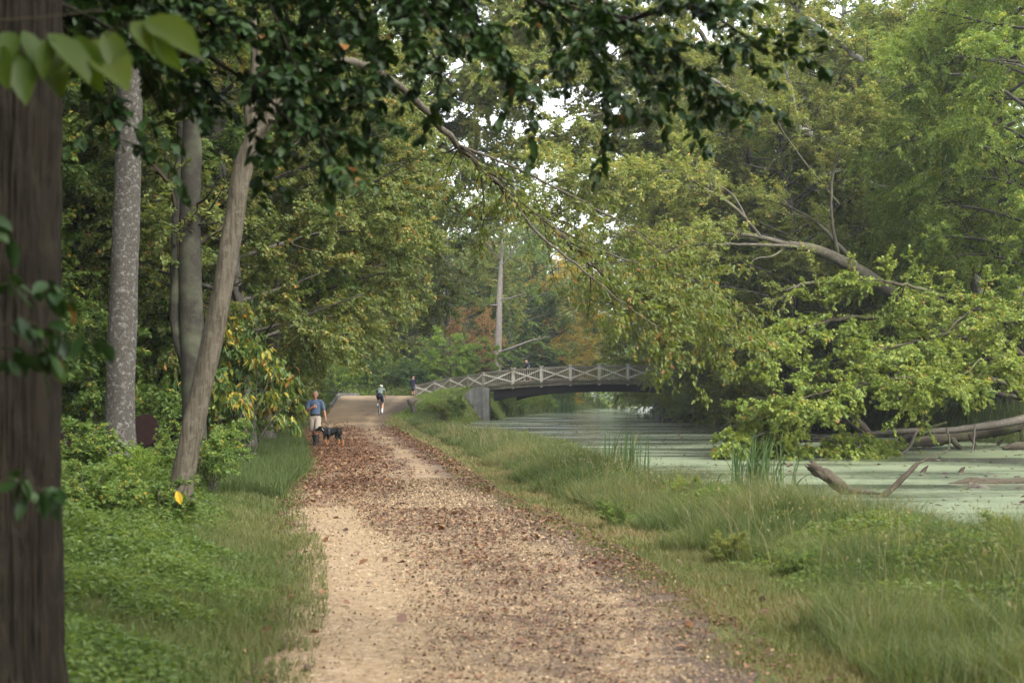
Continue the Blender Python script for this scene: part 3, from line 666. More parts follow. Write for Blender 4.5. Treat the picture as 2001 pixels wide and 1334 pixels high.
def explicit_tree(name, label, cat, base, trunk, trad, limbs, bark, leaf, seed, prop_pow=1.0, sides=12, nseg=26, group=None, limb_bark=None, twig='twig', trough=.06, lrough=.05, crown_name='crown', bare=.25, limbsides=7, **kw):
    """limbs: list of (points, radii, leaf share); everything in world coordinates, stored relative to the base"""
    base = np.array(base, float); rng = RNG(seed)
    t = thing(name, label, cat, base, 0, group)
    if trunk is not None:
        w = Acc(); tube(w, spline(np.asarray(trunk) - base, nseg), trad, sides, trough, rng)
        obj('trunk', w.mesh('trunk'), BARK[bark], t, True)
    bs = []; ps = []
    for (pts, rad, share) in limbs:
        q = spline(np.asarray(pts) - base, 6 * len(pts)); w = Acc()
        q = q + rng.normal(0, .006, q.shape) * np.linalg.norm(q[-1] - q[0]) * np.linspace(0, 1, len(q))[:, None] * .6
        tube(w, q, rad, limbsides, lrough, rng); obj('limb', w.mesh('limb'), BARK[limb_bark or bark], t, True)
        k = int(len(q) * bare); sb = segs_of(q[k:], np.interp(np.linspace(bare, 1, 5), np.linspace(0, 1, len(rad)), rad)); bs.append(sb)
        ps.append(sb.L * share * np.linspace(.6, 1.4, len(sb.L)))
    if kw.get('nleaf'):
        cm = crown_mesh(seed + 1, join_br(bs), np.concatenate(ps), name=crown_name, **kw)
        obj(crown_name, cm, [LEAFM[leaf], BARK[twig]], t)
    return t
# ------------------------------------------------------------------ the wood, tree by tree
def near_trunk():
    """big dark trunk close to the camera with its overhanging bough"""
    base = np.array([-2.41, 7.2, g1(-2.41, 7.2)])
    t = thing('beech_tree', 'big dark furrowed trunk close by, its leafy bough hanging across the top', 'tree', base)
    rng = RNG(5); a = Acc()
    nz, ns = 260, 230; z = np.linspace(-.12, 6.5, nz); th = np.linspace(0, 2 * PI, ns, endpoint=False)
    Z, T = np.meshgrid(z, th, indexing='ij')
    r = .285 + .20 * np.exp(-(Z + .12) / .22) + .02 * np.sin(3 * T + .4 * Z)
    r = r * (1 + .05 * np.exp(-(Z + .1) / .5) * np.sin(5 * T + 1.))
    arc = T * .29
    def per(s, q, seed): # seamless round the trunk
        wgt = T / (2 * PI)
        return fnoise(arc * s, Z * q, seed) * (1 - wgt) + fnoise((arc - .29 * 2 * PI) * s, Z * q, seed) * wgt
    ridge = 1 - np.abs(2 * per(26, 1.3, 1) - 1); ridge2 = 1 - np.abs(2 * per(45, 4, 2) - 1)
    r = r - .04 * ridge ** 4 - .012 * ridge2 ** 2
    v = np.stack([r * np.cos(T), r * np.sin(T), Z], -1).reshape(-1, 3)
    i = np.arange(nz - 1)[:, None] * ns; j = np.arange(ns); k = (j + 1) % ns
    a.add(v, np.stack([i + j, i + k, i + ns + k, i + ns + j], -1).reshape(-1, 4))
    obj('trunk', a.mesh('trunk'), BARK['dark'], t, True)
    def Q(px, py, Y): return P(px, py, Y) - base
    st = np.array([.15, 0, 3.75])
    ends = [(1500, 100, 8.2), (1530, 165, 7.8), (1420, 255, 8.4), (1290, 215, 9), (1230, 265, 8.2), (1050, 235, 8.0), (900, 250, 8.4), (660, 395, 7.6), (740, 345, 8.2),
            (520, 340, 8.6), (350, 330, 8.4), (215, 330, 7.9), (640, 90, 9), (930, 40, 8.6), (1180, 140, 8.8), (170, 210, 7.6), (340, 130, 9.2), (820, -30, 8.2), (1080, 60, 9.2),
            (500, 210, 8.0), (760, 200, 8.8), (60, 60, 8.6), (420, 20, 8.0), (620, 250, 8.4), (300, 60, 7.8), (450, 90, 8.2), (560, 150, 7.9), (700, 110, 8.3), (820, 90, 8.1), (210, 140, 8.3), (400, 230, 8.), (120, 120, 8.4), (990, 130, 8.3), (880, 150, 7.8), (1330, 160, 8.0), (250, 50, 8.3)]
    w = Acc(); bs = []
    spine = spline([st, Q(250, -190, 8.6), Q(620, -120, 8.4), Q(950, -40, 8.3), Q(1250, 60, 8.3), Q(1440, 118, 8.2)], 40)
    tube(w, spine, [.055, .035, .012, .004], 8, .04, rng)
    spine2 = spline([st + np.array([0, 0, -.25]), Q(150, -60, 8.2), Q(330, 60, 8.1), Q(520, 190, 8.1), Q(640, 330, 7.8)], 30)
    tube(w, spine2, [.04, .025, .01, .004], 8, .04, rng)
    for e in ends:
        E = Q(e[0], e[1] - 45, e[2]); sp = spine if e[0] > 560 or e[1] < 100 else spine2
        n0 = np.clip(E[0] * 1.0 - .75, sp[0, 0], sp[-1, 0] - .15); k = np.argmin(np.abs(sp[:, 0] - n0)); S = sp[k]
        mid = (S + E) / 2 + np.array([0, 0, .10]) + rng.normal(0, .05, 3)
        q = spline([S, mid, E], 14); tube(w, q, [.014, .008, .003], 5, .03, rng); bs.append(segs_of(q[3:], [.01, .003]))
    obj('bough', w.mesh('bough'), BARK['dark'], t, True)
    lb = join_br(bs); a = Acc()
    b2 = spawn(rng, lb, 420, 0., 1., (30, 70), (.22, .6), .22, 0, .04, .5)
    b2.tubes(a, 4, 3, .4, 1)
    for bb, n in ((b2, 10800), (lb, 1300)):
        leaves_on(rng, a, bb, n, .07, .56, .22, .42, 'oval', offs=.12, tbias=-.05)
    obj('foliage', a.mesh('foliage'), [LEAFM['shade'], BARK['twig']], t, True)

def pawpaw_close():
    """sapling just outside the frame, its twigs of big leaves reach in"""
    base = np.array([-2.25, 4.7, g1(-2.25, 4.7)]); rng = RNG(8)
    t = thing('pawpaw_sapling', 'broad bright green leaves on a twig before the big dark trunk', 'tree', base)
    def Q(px, py, Y): return P(px, py, Y) - base
    w = Acc(); tube(w, spline([(0, 0, -.05), (.03, .05, 1.), (-.02, .02, 2.1), (.05, 0, 3.1)], 20), [.022, .018, .012, .006], 7, .04, rng)
    obj('trunk', w.mesh('trunk'), BARK['grey'], t, True)
    w = Acc(); a = Acc()
    def twig(p): q = spline(p, 16); tube(w, q, [.007, .004, .002], 5, .03, rng); return q
    twig([(0, 0, 2.55), Q(-60, 120, 4.6), Q(60, 95, 4.5), Q(180, 78, 4.5), Q(255, 45, 4.45)])
    twig([(0, 0, 2.75), Q(0, 40, 4.7), Q(200, 20, 4.8)])
    spec = [  # stalk end, tip, facing, length share
        ((262, 42), (318, 100), .55), ((285, 36), (378, 82), .35), ((300, 70), (345, 130), -.6), ((95, 65), (175, 135), .4), ((150, 70), (188, 165), -.7), ((45, 60), (85, 130), .6), ((20, 62), (10, 112), .7),
        ((5, 90), (5, 160), -.6), ((35, 100), (48, 186), -.7), ((80, 100), (118, 164), -.6), ((165, 80), (242, 138), .3), ((100, 72), (80, 140), .4), ((-20, 80), (-30, 150), .5), ((40, 118), (68, 152), .4), ((120, 100), (100, 130), -.4), ((210, 60), (230, 130), -.5)]
    pos, ax, nr, ln = [], [], [], []
    for (s, e, f) in spec:
        p0 = Q(s[0], s[1], 4.5 + rng.uniform(-.1, .1)); p1 = Q(e[0], e[1], 4.42 + rng.uniform(-.12, .05))
        pos.append(p0); ax.append(p1 - p0); ln.append(np.linalg.norm(p1 - p0) * 1.06)
        nr.append(np.array([rng.normal(0, .25), -.55 if f > 0 else -.8, .75 if f > 0 else -.15]))
    ln = np.array(ln); put_leaves(a, np.array(pos), np.array(ax), np.array(nr), ln, np.maximum(ln * .46, .045), rng.uniform(.2, .9, len(ln)), 'oval')
    obj('twig', w.mesh('twig'), BARK['twig'], t, True)
    obj('foliage', a.mesh('foliage'), LEAFM['pawbig'], t, True)
    # darker shoots lower down
    w = Acc(); bs = []
    for pts in ([(0, 0, 1.85), Q(-40, 560, 4.9), Q(60, 560, 5.), Q(150, 590, 5.)], [(0, 0, 1.6), Q(-20, 640, 4.9), Q(90, 640, 5.), Q(190, 670, 5.1)], [(0, 0, 1.3), Q(0, 700, 5.), Q(120, 705, 5.1)],
                [(0, 0, 1.0), Q(-20, 950, 4.9), Q(60, 955, 5.), Q(130, 965, 5.)], [(0, 0, 2.), Q(-40, 440, 4.9), Q(20, 480, 5.)]):
        q = spline(pts, 14); tube(w, q, [.006, .003, .002], 5, .03, rng); bs.append(segs_of(q[6:], [.004, .002]))
    obj('lower_twig', w.mesh('lower_twig'), BARK['twig'], t, True)
    a = Acc(); leaves_on(rng, a, join_br(bs), 95, .085, .5, .8, .5, 'oval', offs=.2)
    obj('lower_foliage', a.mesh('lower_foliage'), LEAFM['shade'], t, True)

def straight_trunks():
    # white-flecked trunk
    b = onground(238, 28.5); Y = 28.5
    tr = [np.array(b) - (0, 0, .15), P(236, 800, Y), P(240, 600, Y), P(248, 400, Y), P(254, 200, Y), P(262, -150, Y + .3), P(270, -600, Y + .5)]
    explicit_tree('ash_tree', 'straight trunk flecked with white lichen among the shrubs', 'tree', b, tr, [.33, .27, .265, .25, .24, .23, .2, .15], [
        ([P(262, -150, Y), P(420, -330, Y + 1), P(620, -420, Y + 2)], [.1, .06, .02], 1), ([P(262, -150, Y), P(100, -350, Y - 1), P(-80, -450, Y - 2)], [.1, .06, .02], 1),
        ([P(266, -300, Y), P(330, -600, Y - 3), P(450, -720, Y - 5)], [.09, .05, .02], 1), ([P(266, -300, Y), P(160, -600, Y + 3), P(60, -700, Y + 4)], [.09, .05, .02], 1), ([P(258, 80, Y), P(330, 20, Y + 1), P(430, -30, Y + 2)], [.05, .03, .01], .5)],
        'fleck', 'olive', 101, sides=18, nseg=60, trough=.03, n2=130, n3=700, nleaf=24000, size=.13)
    # dark twin stems
    b = onground(378, 30.5); Y = 30.5
    tr = [np.array(b) - (0, 0, .15), P(380, 830, Y), P(374, 640, Y), P(371, 450, Y), P(374, 300, Y), P(380, 100, Y), P(392, -300, Y)]
    t = explicit_tree('twin_stem_tree', 'dark ringed trunk with a thinner second stem rising from its foot', 'tree', b, tr, [.30, .24, .24, .21, .20, .17, .12], [
        ([P(366, 720, Y), P(345, 640, Y), P(344, 480, Y), P(352, 300, Y), P(350, 100, Y), P(330, -200, Y)], [.12, .12, .11, .10, .08, .05], 1),
        ([P(376, 405, Y), P(405, 385, Y - .4), P(425, 350, Y - .6), P(432, 345, Y - .8)], [.03, .02, .012], .1), ([P(376, 440, Y), P(420, 436, Y - .3), P(446, 424, Y - .4)], [.025, .02, .012], .1),
        ([P(385, 0, Y), P(480, -150, Y - 1), P(600, -200, Y - 2)], [.07, .04, .02], 1), ([P(385, 0, Y), P(300, -200, Y + 2), P(260, -350, Y + 4)], [.07, .04, .02], 1)],
        'ringed', 'olive', 111, sides=16, nseg=60, trough=.03, n2=90, n3=500, nleaf=16000, size=.13)
    # pale leaning tree by the path; its long limb droops across the canal
    b = onground(352, 19.2); Y = 19.2
    tr = [np.array(b) - (0, 0, .1), P(356, 940, Y), P(385, 800, Y), P(418, 650, Y), P(448, 480, Y), P(472, 350, Y), P(495, 270, Y), P(528, 225, Y), P(560, 180, Y)]
    bl = .2
    explicit_tree('leaning_pale_tree', 'pale ridged trunk leaning over the towpath with a long drooping limb', 'tree', b, tr, [.165, .14, .132, .128, .123, .118, .105, .09, .075], [
        ([P(495, 270, Y), P(488, 200, Y), P(500, 120, Y), P(480, -100, Y)], [.09, .08, .06, .03], .4),
        ([P(556, 184, Y), P(680, 120, 21), P(800, 185, 23), P(890, 280, 24.5), P(985, 372, 25.5), P(1075, 440, 26), P(1180, 535, 26.4), P(1290, 600, 26.6), P(1380, 640, 26.6)], [.075, .06, .055, .05, .042, .034, .026, .018, .008], 2.2),
        ([P(990, 376, 25.5), P(1050, 455, 25.2), P(1130, 520, 25), P(1215, 590, 24.8), P(1300, 650, 24.8)], [.03, .025, .018, .012, .006], 1.3),
        ([P(900, 285, 24.5), P(1010, 330, 26), P(1150, 400, 27.5), P(1280, 480, 28.5), P(1400, 580, 29)], [.022, .02, .016, .01, .006], 1.3),
        ([P(1075, 440, 26), P(1200, 500, 26.5), P(1330, 540, 27), P(1470, 610, 27)], [.018, .015, .01, .006], 1.5),
        ([P(520, 232, Y), P(600, 250, Y - .6), P(680, 210, Y - 1)], [.035, .02, .01], .15)],
        'pale', 'olbrown', 121, sides=18, nseg=70, trough=.07, bare=.38, n2=150, n3=700, nleaf=8200, size=.105, l2=(.5, 1.5), l3=(.25, .6), droop=.7, a2=(25, 60), on2=.2, up=-.05)

def right_bank_heroes():
    # lime-green maple toppled over the water
    b = np.array([20.2, 58., g1(20.2, 58.)])
    B = P(1985, 815, 57.5)
    tr = [b - (0, 0, .2), b + (-.3, 0, .5), P(2010, 700, 57.5), P(1995, 600, 57), P(1990, 560, 57)]
    limbs = [([P(2010, 740, 57.5), P(1850, 650, 56), P(1700, 620, 54), P(1580, 640, 52), P(1500, 700, 51)], [.14, .11, .08, .05, .02], 1.1),
             ([P(2005, 700, 57.5), P(1880, 600, 55), P(1780, 560, 53), P(1680, 545, 52)], [.12, .09, .06, .02], .8),
             ([P(2000, 720, 57.5), P(1870, 655, 54), P(1780, 670, 52), P(1690, 690, 50)], [.1, .08, .05, .02], .9),
             ([P(2010, 760, 57.5), P(1880, 730, 53), P(1760, 740, 50), P(1640, 760, 48), P(1530, 785, 47)], [.11, .09, .06, .04, .015], 1.3),
             ([P(1990, 620, 57), P(1930, 600, 54), P(1880, 620, 52), P(1840, 660, 51)], [.09, .06, .04, .015], .7),
             ([P(2000, 780, 57.5), P(1920, 760, 52), P(1850, 745, 49), P(1780, 760, 47)], [.09, .07, .05, .015], .7),
             ([P(1990, 600, 57), P(2040, 560, 53), P(2010, 600, 50), P(1960, 640, 49)], [.09, .06, .04, .015], .9),
             ([P(2005, 790, 57.5), P(1950, 720, 51), P(1920, 700, 49), P(1880, 730, 47)], [.08, .06, .04, .015], .6)]
    explicit_tree('lime_maple', 'lime green maple spreading low over the duckweed behind the fallen trunk', 'tree', b, tr, [.34, .3, .24, .16, .08], limbs, 'wet', 'lime', 201, n2=260, n3=1800, nleaf=42000,
                  size=.128, aspect=.85, l2=(.7, 2.2), l3=(.3, .9), droop=.45, shape='star', flat=.2, up=.0, sag=.15, on2=.12, bare=.3, a2=(30, 70))
    # fallen trunk with living shoots
    b = P(1985, 818, 57); b[2] = max(b[2], g1(b[0], b[1]) + .3)
    limbs = [([P(1640, 852, 51), P(1560, 860, 50), P(1500, 872, 49), P(1470, 868, 48.6)], [.06, .045, .03, .01], 1.4),
             ([P(1690, 846, 52), P(1620, 800, 50), P(1570, 790, 49), P(1500, 800, 48)], [.05, .04, .03, .01], 1.0),
             ([P(1790, 845, 53.5), P(1770, 880, 51.5), P(1700, 920, 49.5), P(1660, 952, 48.5)], [.06, .05, .035, .015], .55),
             ([P(1700, 850, 52), P(1640, 880, 49.5), P(1580, 895, 48), P(1540, 905, 47.5)], [.05, .04, .02, .01], 1.8),
             ([P(1660, 850, 51.5), P(1680, 870, 49), P(1650, 900, 47.8), P(1640, 920, 47.4)], [.05, .04, .02, .01], 1.6),
             ([P(1590, 858, 50), P(1540, 840, 48.5), P(1480, 850, 47.5), P(1440, 880, 47)], [.04, .03, .02, .01], 1.9),
             ([P(1905, 832, 55.5), P(1900, 880, 53), P(1880, 920, 51), P(1868, 940, 50.5)], [.04, .03, .02, .012], 0.0),
             ([P(1850, 838, 54.5), P(1855, 870, 53), P(1830, 905, 51), P(1800, 925, 50.5)], [.035, .03, .02, .01], 0.02)]
    explicit_tree('fallen_tree', 'pale fallen trunk lying over the duckweed, lime shoots near its tip', 'fallen tree', b,
                  [P(2070, 800, 59.5), P(1985, 822, 57), P(1900, 836, 55.8), P(1830, 842, 54.5), P(1760, 842, 53.2), P(1680, 850, 52), P(1610, 860, 50.6), P(1520, 862, 49.6)], [.19, .16, .125, .11, .09, .07, .045, .025], limbs,
                  'dead', 'lime', 211, n2=150, n3=1000, nleaf=15000, size=.15, aspect=.8, l2=(.5, 1.3), l3=(.25, .6), droop=.6, shape='star', flat=.4, sag=.25, bare=.2, a2=(30, 80), lrough=.08)
    # grey leaning tree, long limbs reaching over the canal
    b = np.array([23.0, 70., g1(23., 70.)])
    tr = [b - (0, 0, .2), P(1930, 700, 69.5), P(1820, 625, 68.5), P(1740, 570, 67), P(1680, 530, 66), P(1600, 490, 65), P(1540, 478, 64)]
    limbs = [([P(1540, 478, 64), P(1480, 462, 63.5), P(1420, 458, 63), P(1340, 465, 62.5), P(1270, 475, 62)], [0.120, 0.090, 0.068, 0.045, 0.015], .9),
             ([P(1490, 468, 63.6), P(1440, 410, 63), P(1380, 370, 62.5), P(1310, 335, 62), P(1220, 350, 61)], [0.090, 0.075, 0.056, 0.038, 0.015], 1),
             ([P(1460, 430, 63.2), P(1430, 380, 64), P(1370, 340, 65), P(1330, 290, 66)], [0.060, 0.045, 0.030, 0.011], .8),
             ([P(1560, 482, 64), P(1480, 478, 62.5), P(1380, 478, 61), P(1310, 490, 60), P(1280, 505, 59.5)], [0.075, 0.060, 0.045, 0.026, 0.011], .8),
             ([P(1690, 535, 66), P(1640, 480, 66.5), P(1590, 430, 67), P(1530, 400, 67), P(1470, 385, 67)], [0.105, 0.083, 0.068, 0.045, 0.015], .9),
             ([P(1640, 510, 65.5), P(1625, 420, 65), P(1630, 330, 65), P(1660, 270, 65), P(1700, 200, 65)], [0.083, 0.068, 0.053, 0.038, 0.015], .9),
             ([P(1680, 555, 66), P(1640, 550, 64), P(1580, 552, 62.5), P(1535, 568, 62)], [0.083, 0.075, 0.060, 0.030], .2),
             ([P(1540, 480, 64), P(1510, 500, 63), P(1470, 510, 62.5), P(1465, 560, 62.4)], [0.045, 0.038, 0.022, 0.011], .05),
             ([P(1310, 335, 62), P(1240, 330, 62), P(1140, 345, 61), P(1060, 330, 61)], [0.030, 0.026, 0.019, 0.007], .8),
             ([P(1270, 475, 62), P(1210, 460, 62), P(1130, 420, 62), P(1040, 400, 62)], [0.026, 0.022, 0.015, 0.007], .6),
             ([P(1640, 400, 65), P(1560, 300, 65), P(1500, 200, 65), P(1480, 100, 65)], [0.045, 0.038, 0.030, 0.015], .9)]
    explicit_tree('leaning_grey_tree', 'grey tree leaning out from the far bank, its long mossy limbs over water', 'tree', b, tr, [.42, .36, .33, .3, .26, .22, .18], limbs, 'limb', 'paleol', 221, sides=12,
                  n2=380, n3=2000, nleaf=52000, size=.13, aspect=.62, l2=(.9, 2.4), l3=(.4, .9), bare=.35, twig='gtwig', up=.12, droop=.3)
    # white sycamore
    b = np.array([27., 84., g1(27., 84.)])
    tr = [b - (0, 0, .2), P(1930, 640, 84), P(1890, 480, 83.5), P(1840, 380, 83), P(1790, 330, 82)]
    limbs = [([P(1810, 350, 82.5), P(1740, 315, 81), P(1650, 290, 80), P(1560, 252, 79), P(1480, 205, 78), P(1400, 160, 77), P(1330, 120, 76)], [.26, .22, .2, .19, .16, .1, .04], 1.2),
             ([P(1740, 370, 81.5), P(1705, 362, 80), P(1680, 340, 79.5), P(1640, 335, 79), P(1590, 350, 78)], [.14, .14, .13, .11, .05], .4),
             ([P(1840, 380, 83), P(1760, 190, 82), P(1660, 100, 81), P(1560, 20, 80), P(1480, -80, 79)], [.2, .16, .13, .11, .05], 1.2),
             ([P(1860, 420, 83), P(1900, 250, 82), P(1930, 100, 81), P(1950, -50, 80)], [.2, .15, .1, .06], 1),
             ([P(1830, 370, 83), P(1860, 200, 86), P(1800, 40, 88), P(1740, -100, 89)], [.2, .15, .1, .05], 1),
             ([P(1560, 252, 79), P(1540, 150, 78), P(1500, 60, 77), P(1450, -20, 76)], [.09, .07, .05, .02], 1)]
    explicit_tree('white_sycamore', 'sycamore with bare white limbs showing through the foliage over the canal', 'tree', b, tr, [.5, .42, .38, .33, .28], limbs, 'syc', 'paleol', 231, sides=12,
                  n2=320, n3=2000, nleaf=70000, size=.16, aspect=.6, l2=(1.2, 3.2), l3=(.5, 1.2), bare=.3, twig='gtwig', up=.1)

def arching_trees():
    b = np.array([15.8, 92., g1(15.8, 92.)])
    tr = [b - (0, 0, .2), P(1500, 600, 92), P(1480, 420, 91), P(1450, 250, 90), P(1430, 120, 89)]
    limbs = [([P(1490, 480, 91.5), P(1400, 330, 88), P(1290, 250, 85), P(1180, 225, 82), P(1090, 240, 80)], [.2, .15, .11, .07, .02], 1),
             ([P(1470, 380, 91), P(1380, 200, 88), P(1260, 110, 85), P(1140, 70, 82), P(1020, 80, 80)], [.2, .15, .11, .07, .02], 1.2),
             ([P(1460, 300, 90.5), P(1380, 80, 88), P(1260, -20, 86), P(1130, -60, 84), P(980, -30, 82)], [.2, .15, .11, .07, .02], 1.2),
             ([P(1440, 200, 90), P(1420, 0, 88), P(1340, -120, 86), P(1220, -180, 84)], [.18, .13, .08, .02], .8),
             ([P(1470, 400, 91), P(1420, 260, 86), P(1380, 160, 82), P(1330, 60, 79)], [.15, .11, .07, .02], .9),
             ([P(1440, 180, 90), P(1540, 60, 88), P(1600, -60, 87)], [.14, .09, .03], .7),
             ([P(1450, 280, 90.5), P(1300, 160, 86), P(1140, 130, 82), P(960, 150, 79)], [.17, .12, .07, .02], 2.2), ([P(1480, 420, 91), P(1340, 290, 87), P(1180, 290, 83), P(1000, 300, 80)], [.15, .11, .07, .02], 1.6),
             ([P(1450, 250, 90.5), P(1300, 60, 86), P(1150, 0, 82), P(1000, 20, 79)], [.16, .12, .07, .02], 2.0), ([P(1480, 440, 91.5), P(1380, 380, 87), P(1280, 350, 84), P(1190, 360, 82)], [.13, .09, .06, .02], .7),
             ([P(1470, 420, 91), P(1460, 300, 86), P(1450, 220, 83), P(1420, 150, 80)], [.13, .09, .06, .02], .8)]
    explicit_tree('arching_sycamore', 'yellow-olive sycamore arching from the far bank across the top of the canal', 'tree', b, tr, [.45, .38, .32, .25, .18], limbs, 'limb', 'paleol', 241, sides=12,
                  n2=420, n3=4200, nleaf=190000, size=.185, aspect=.66, l2=(1.5, 3.6), l3=(.6, 1.4), bare=.25, up=.05, droop=.4)

def tulip_tree():
    b = np.array(onground(612, 106)); Y = 106
    tr = [b - (0, 0, .2), P(625, 600, Y), P(640, 420, Y), P(655, 250, Y), P(670, 80, Y), P(680, -60, Y)]
    limbs = [([P(630, 560, Y), P(720, 440, 104), P(830, 400, 102), P(930, 440, 101)], [.16, .11, .07, .02], .9), ([P(640, 450, Y), P(740, 330, 103), P(860, 300, 101), P(980, 340, 100)], [.16, .11, .07, .02], 1.8),
             ([P(645, 380, Y), P(760, 230, 102), P(890, 170, 99), P(1020, 180, 97)], [.18, .13, .08, .02], 2.3), ([P(655, 280, Y), P(780, 120, 101), P(920, 60, 98), P(1060, 50, 96)], [.18, .13, .08, .02], 2.3),
             ([P(665, 160, Y), P(800, 10, 101), P(940, -40, 98)], [.15, .1, .03], 1), ([P(640, 460, Y), P(700, 380, 101), P(780, 400, 97), P(860, 470, 95)], [.14, .1, .06, .02], .9), ([P(660, 200, Y), P(560, 80, 104), P(480, 20, 102)], [.15, .1, .03], .6),
             ([P(670, 80, Y), P(720, -100, 104), P(800, -160, 102)], [.12, .08, .03], .6), ([P(632, 540, Y), P(720, 520, 103), P(800, 540, 101), P(860, 590, 100)], [.12, .08, .05, .02], .7), ([P(650, 330, Y), P(780, 260, 104), P(900, 240, 103), P(960, 260, 102)], [.12, .09, .06, .02], .9)]
    explicit_tree('tulip_tree', 'tall olive-green tree beside the ramp whose long boughs reach over towards the canal', 'tree', b, tr, [.5, .42, .36, .28, .2, .1], limbs, 'grey', 'olive', 251, sides=12,
                  n2=520, n3=4400, nleaf=190000, size=.18, aspect=.66, l2=(1.5, 3.8), l3=(.6, 1.5), bare=.2, up=.0, droop=.45)

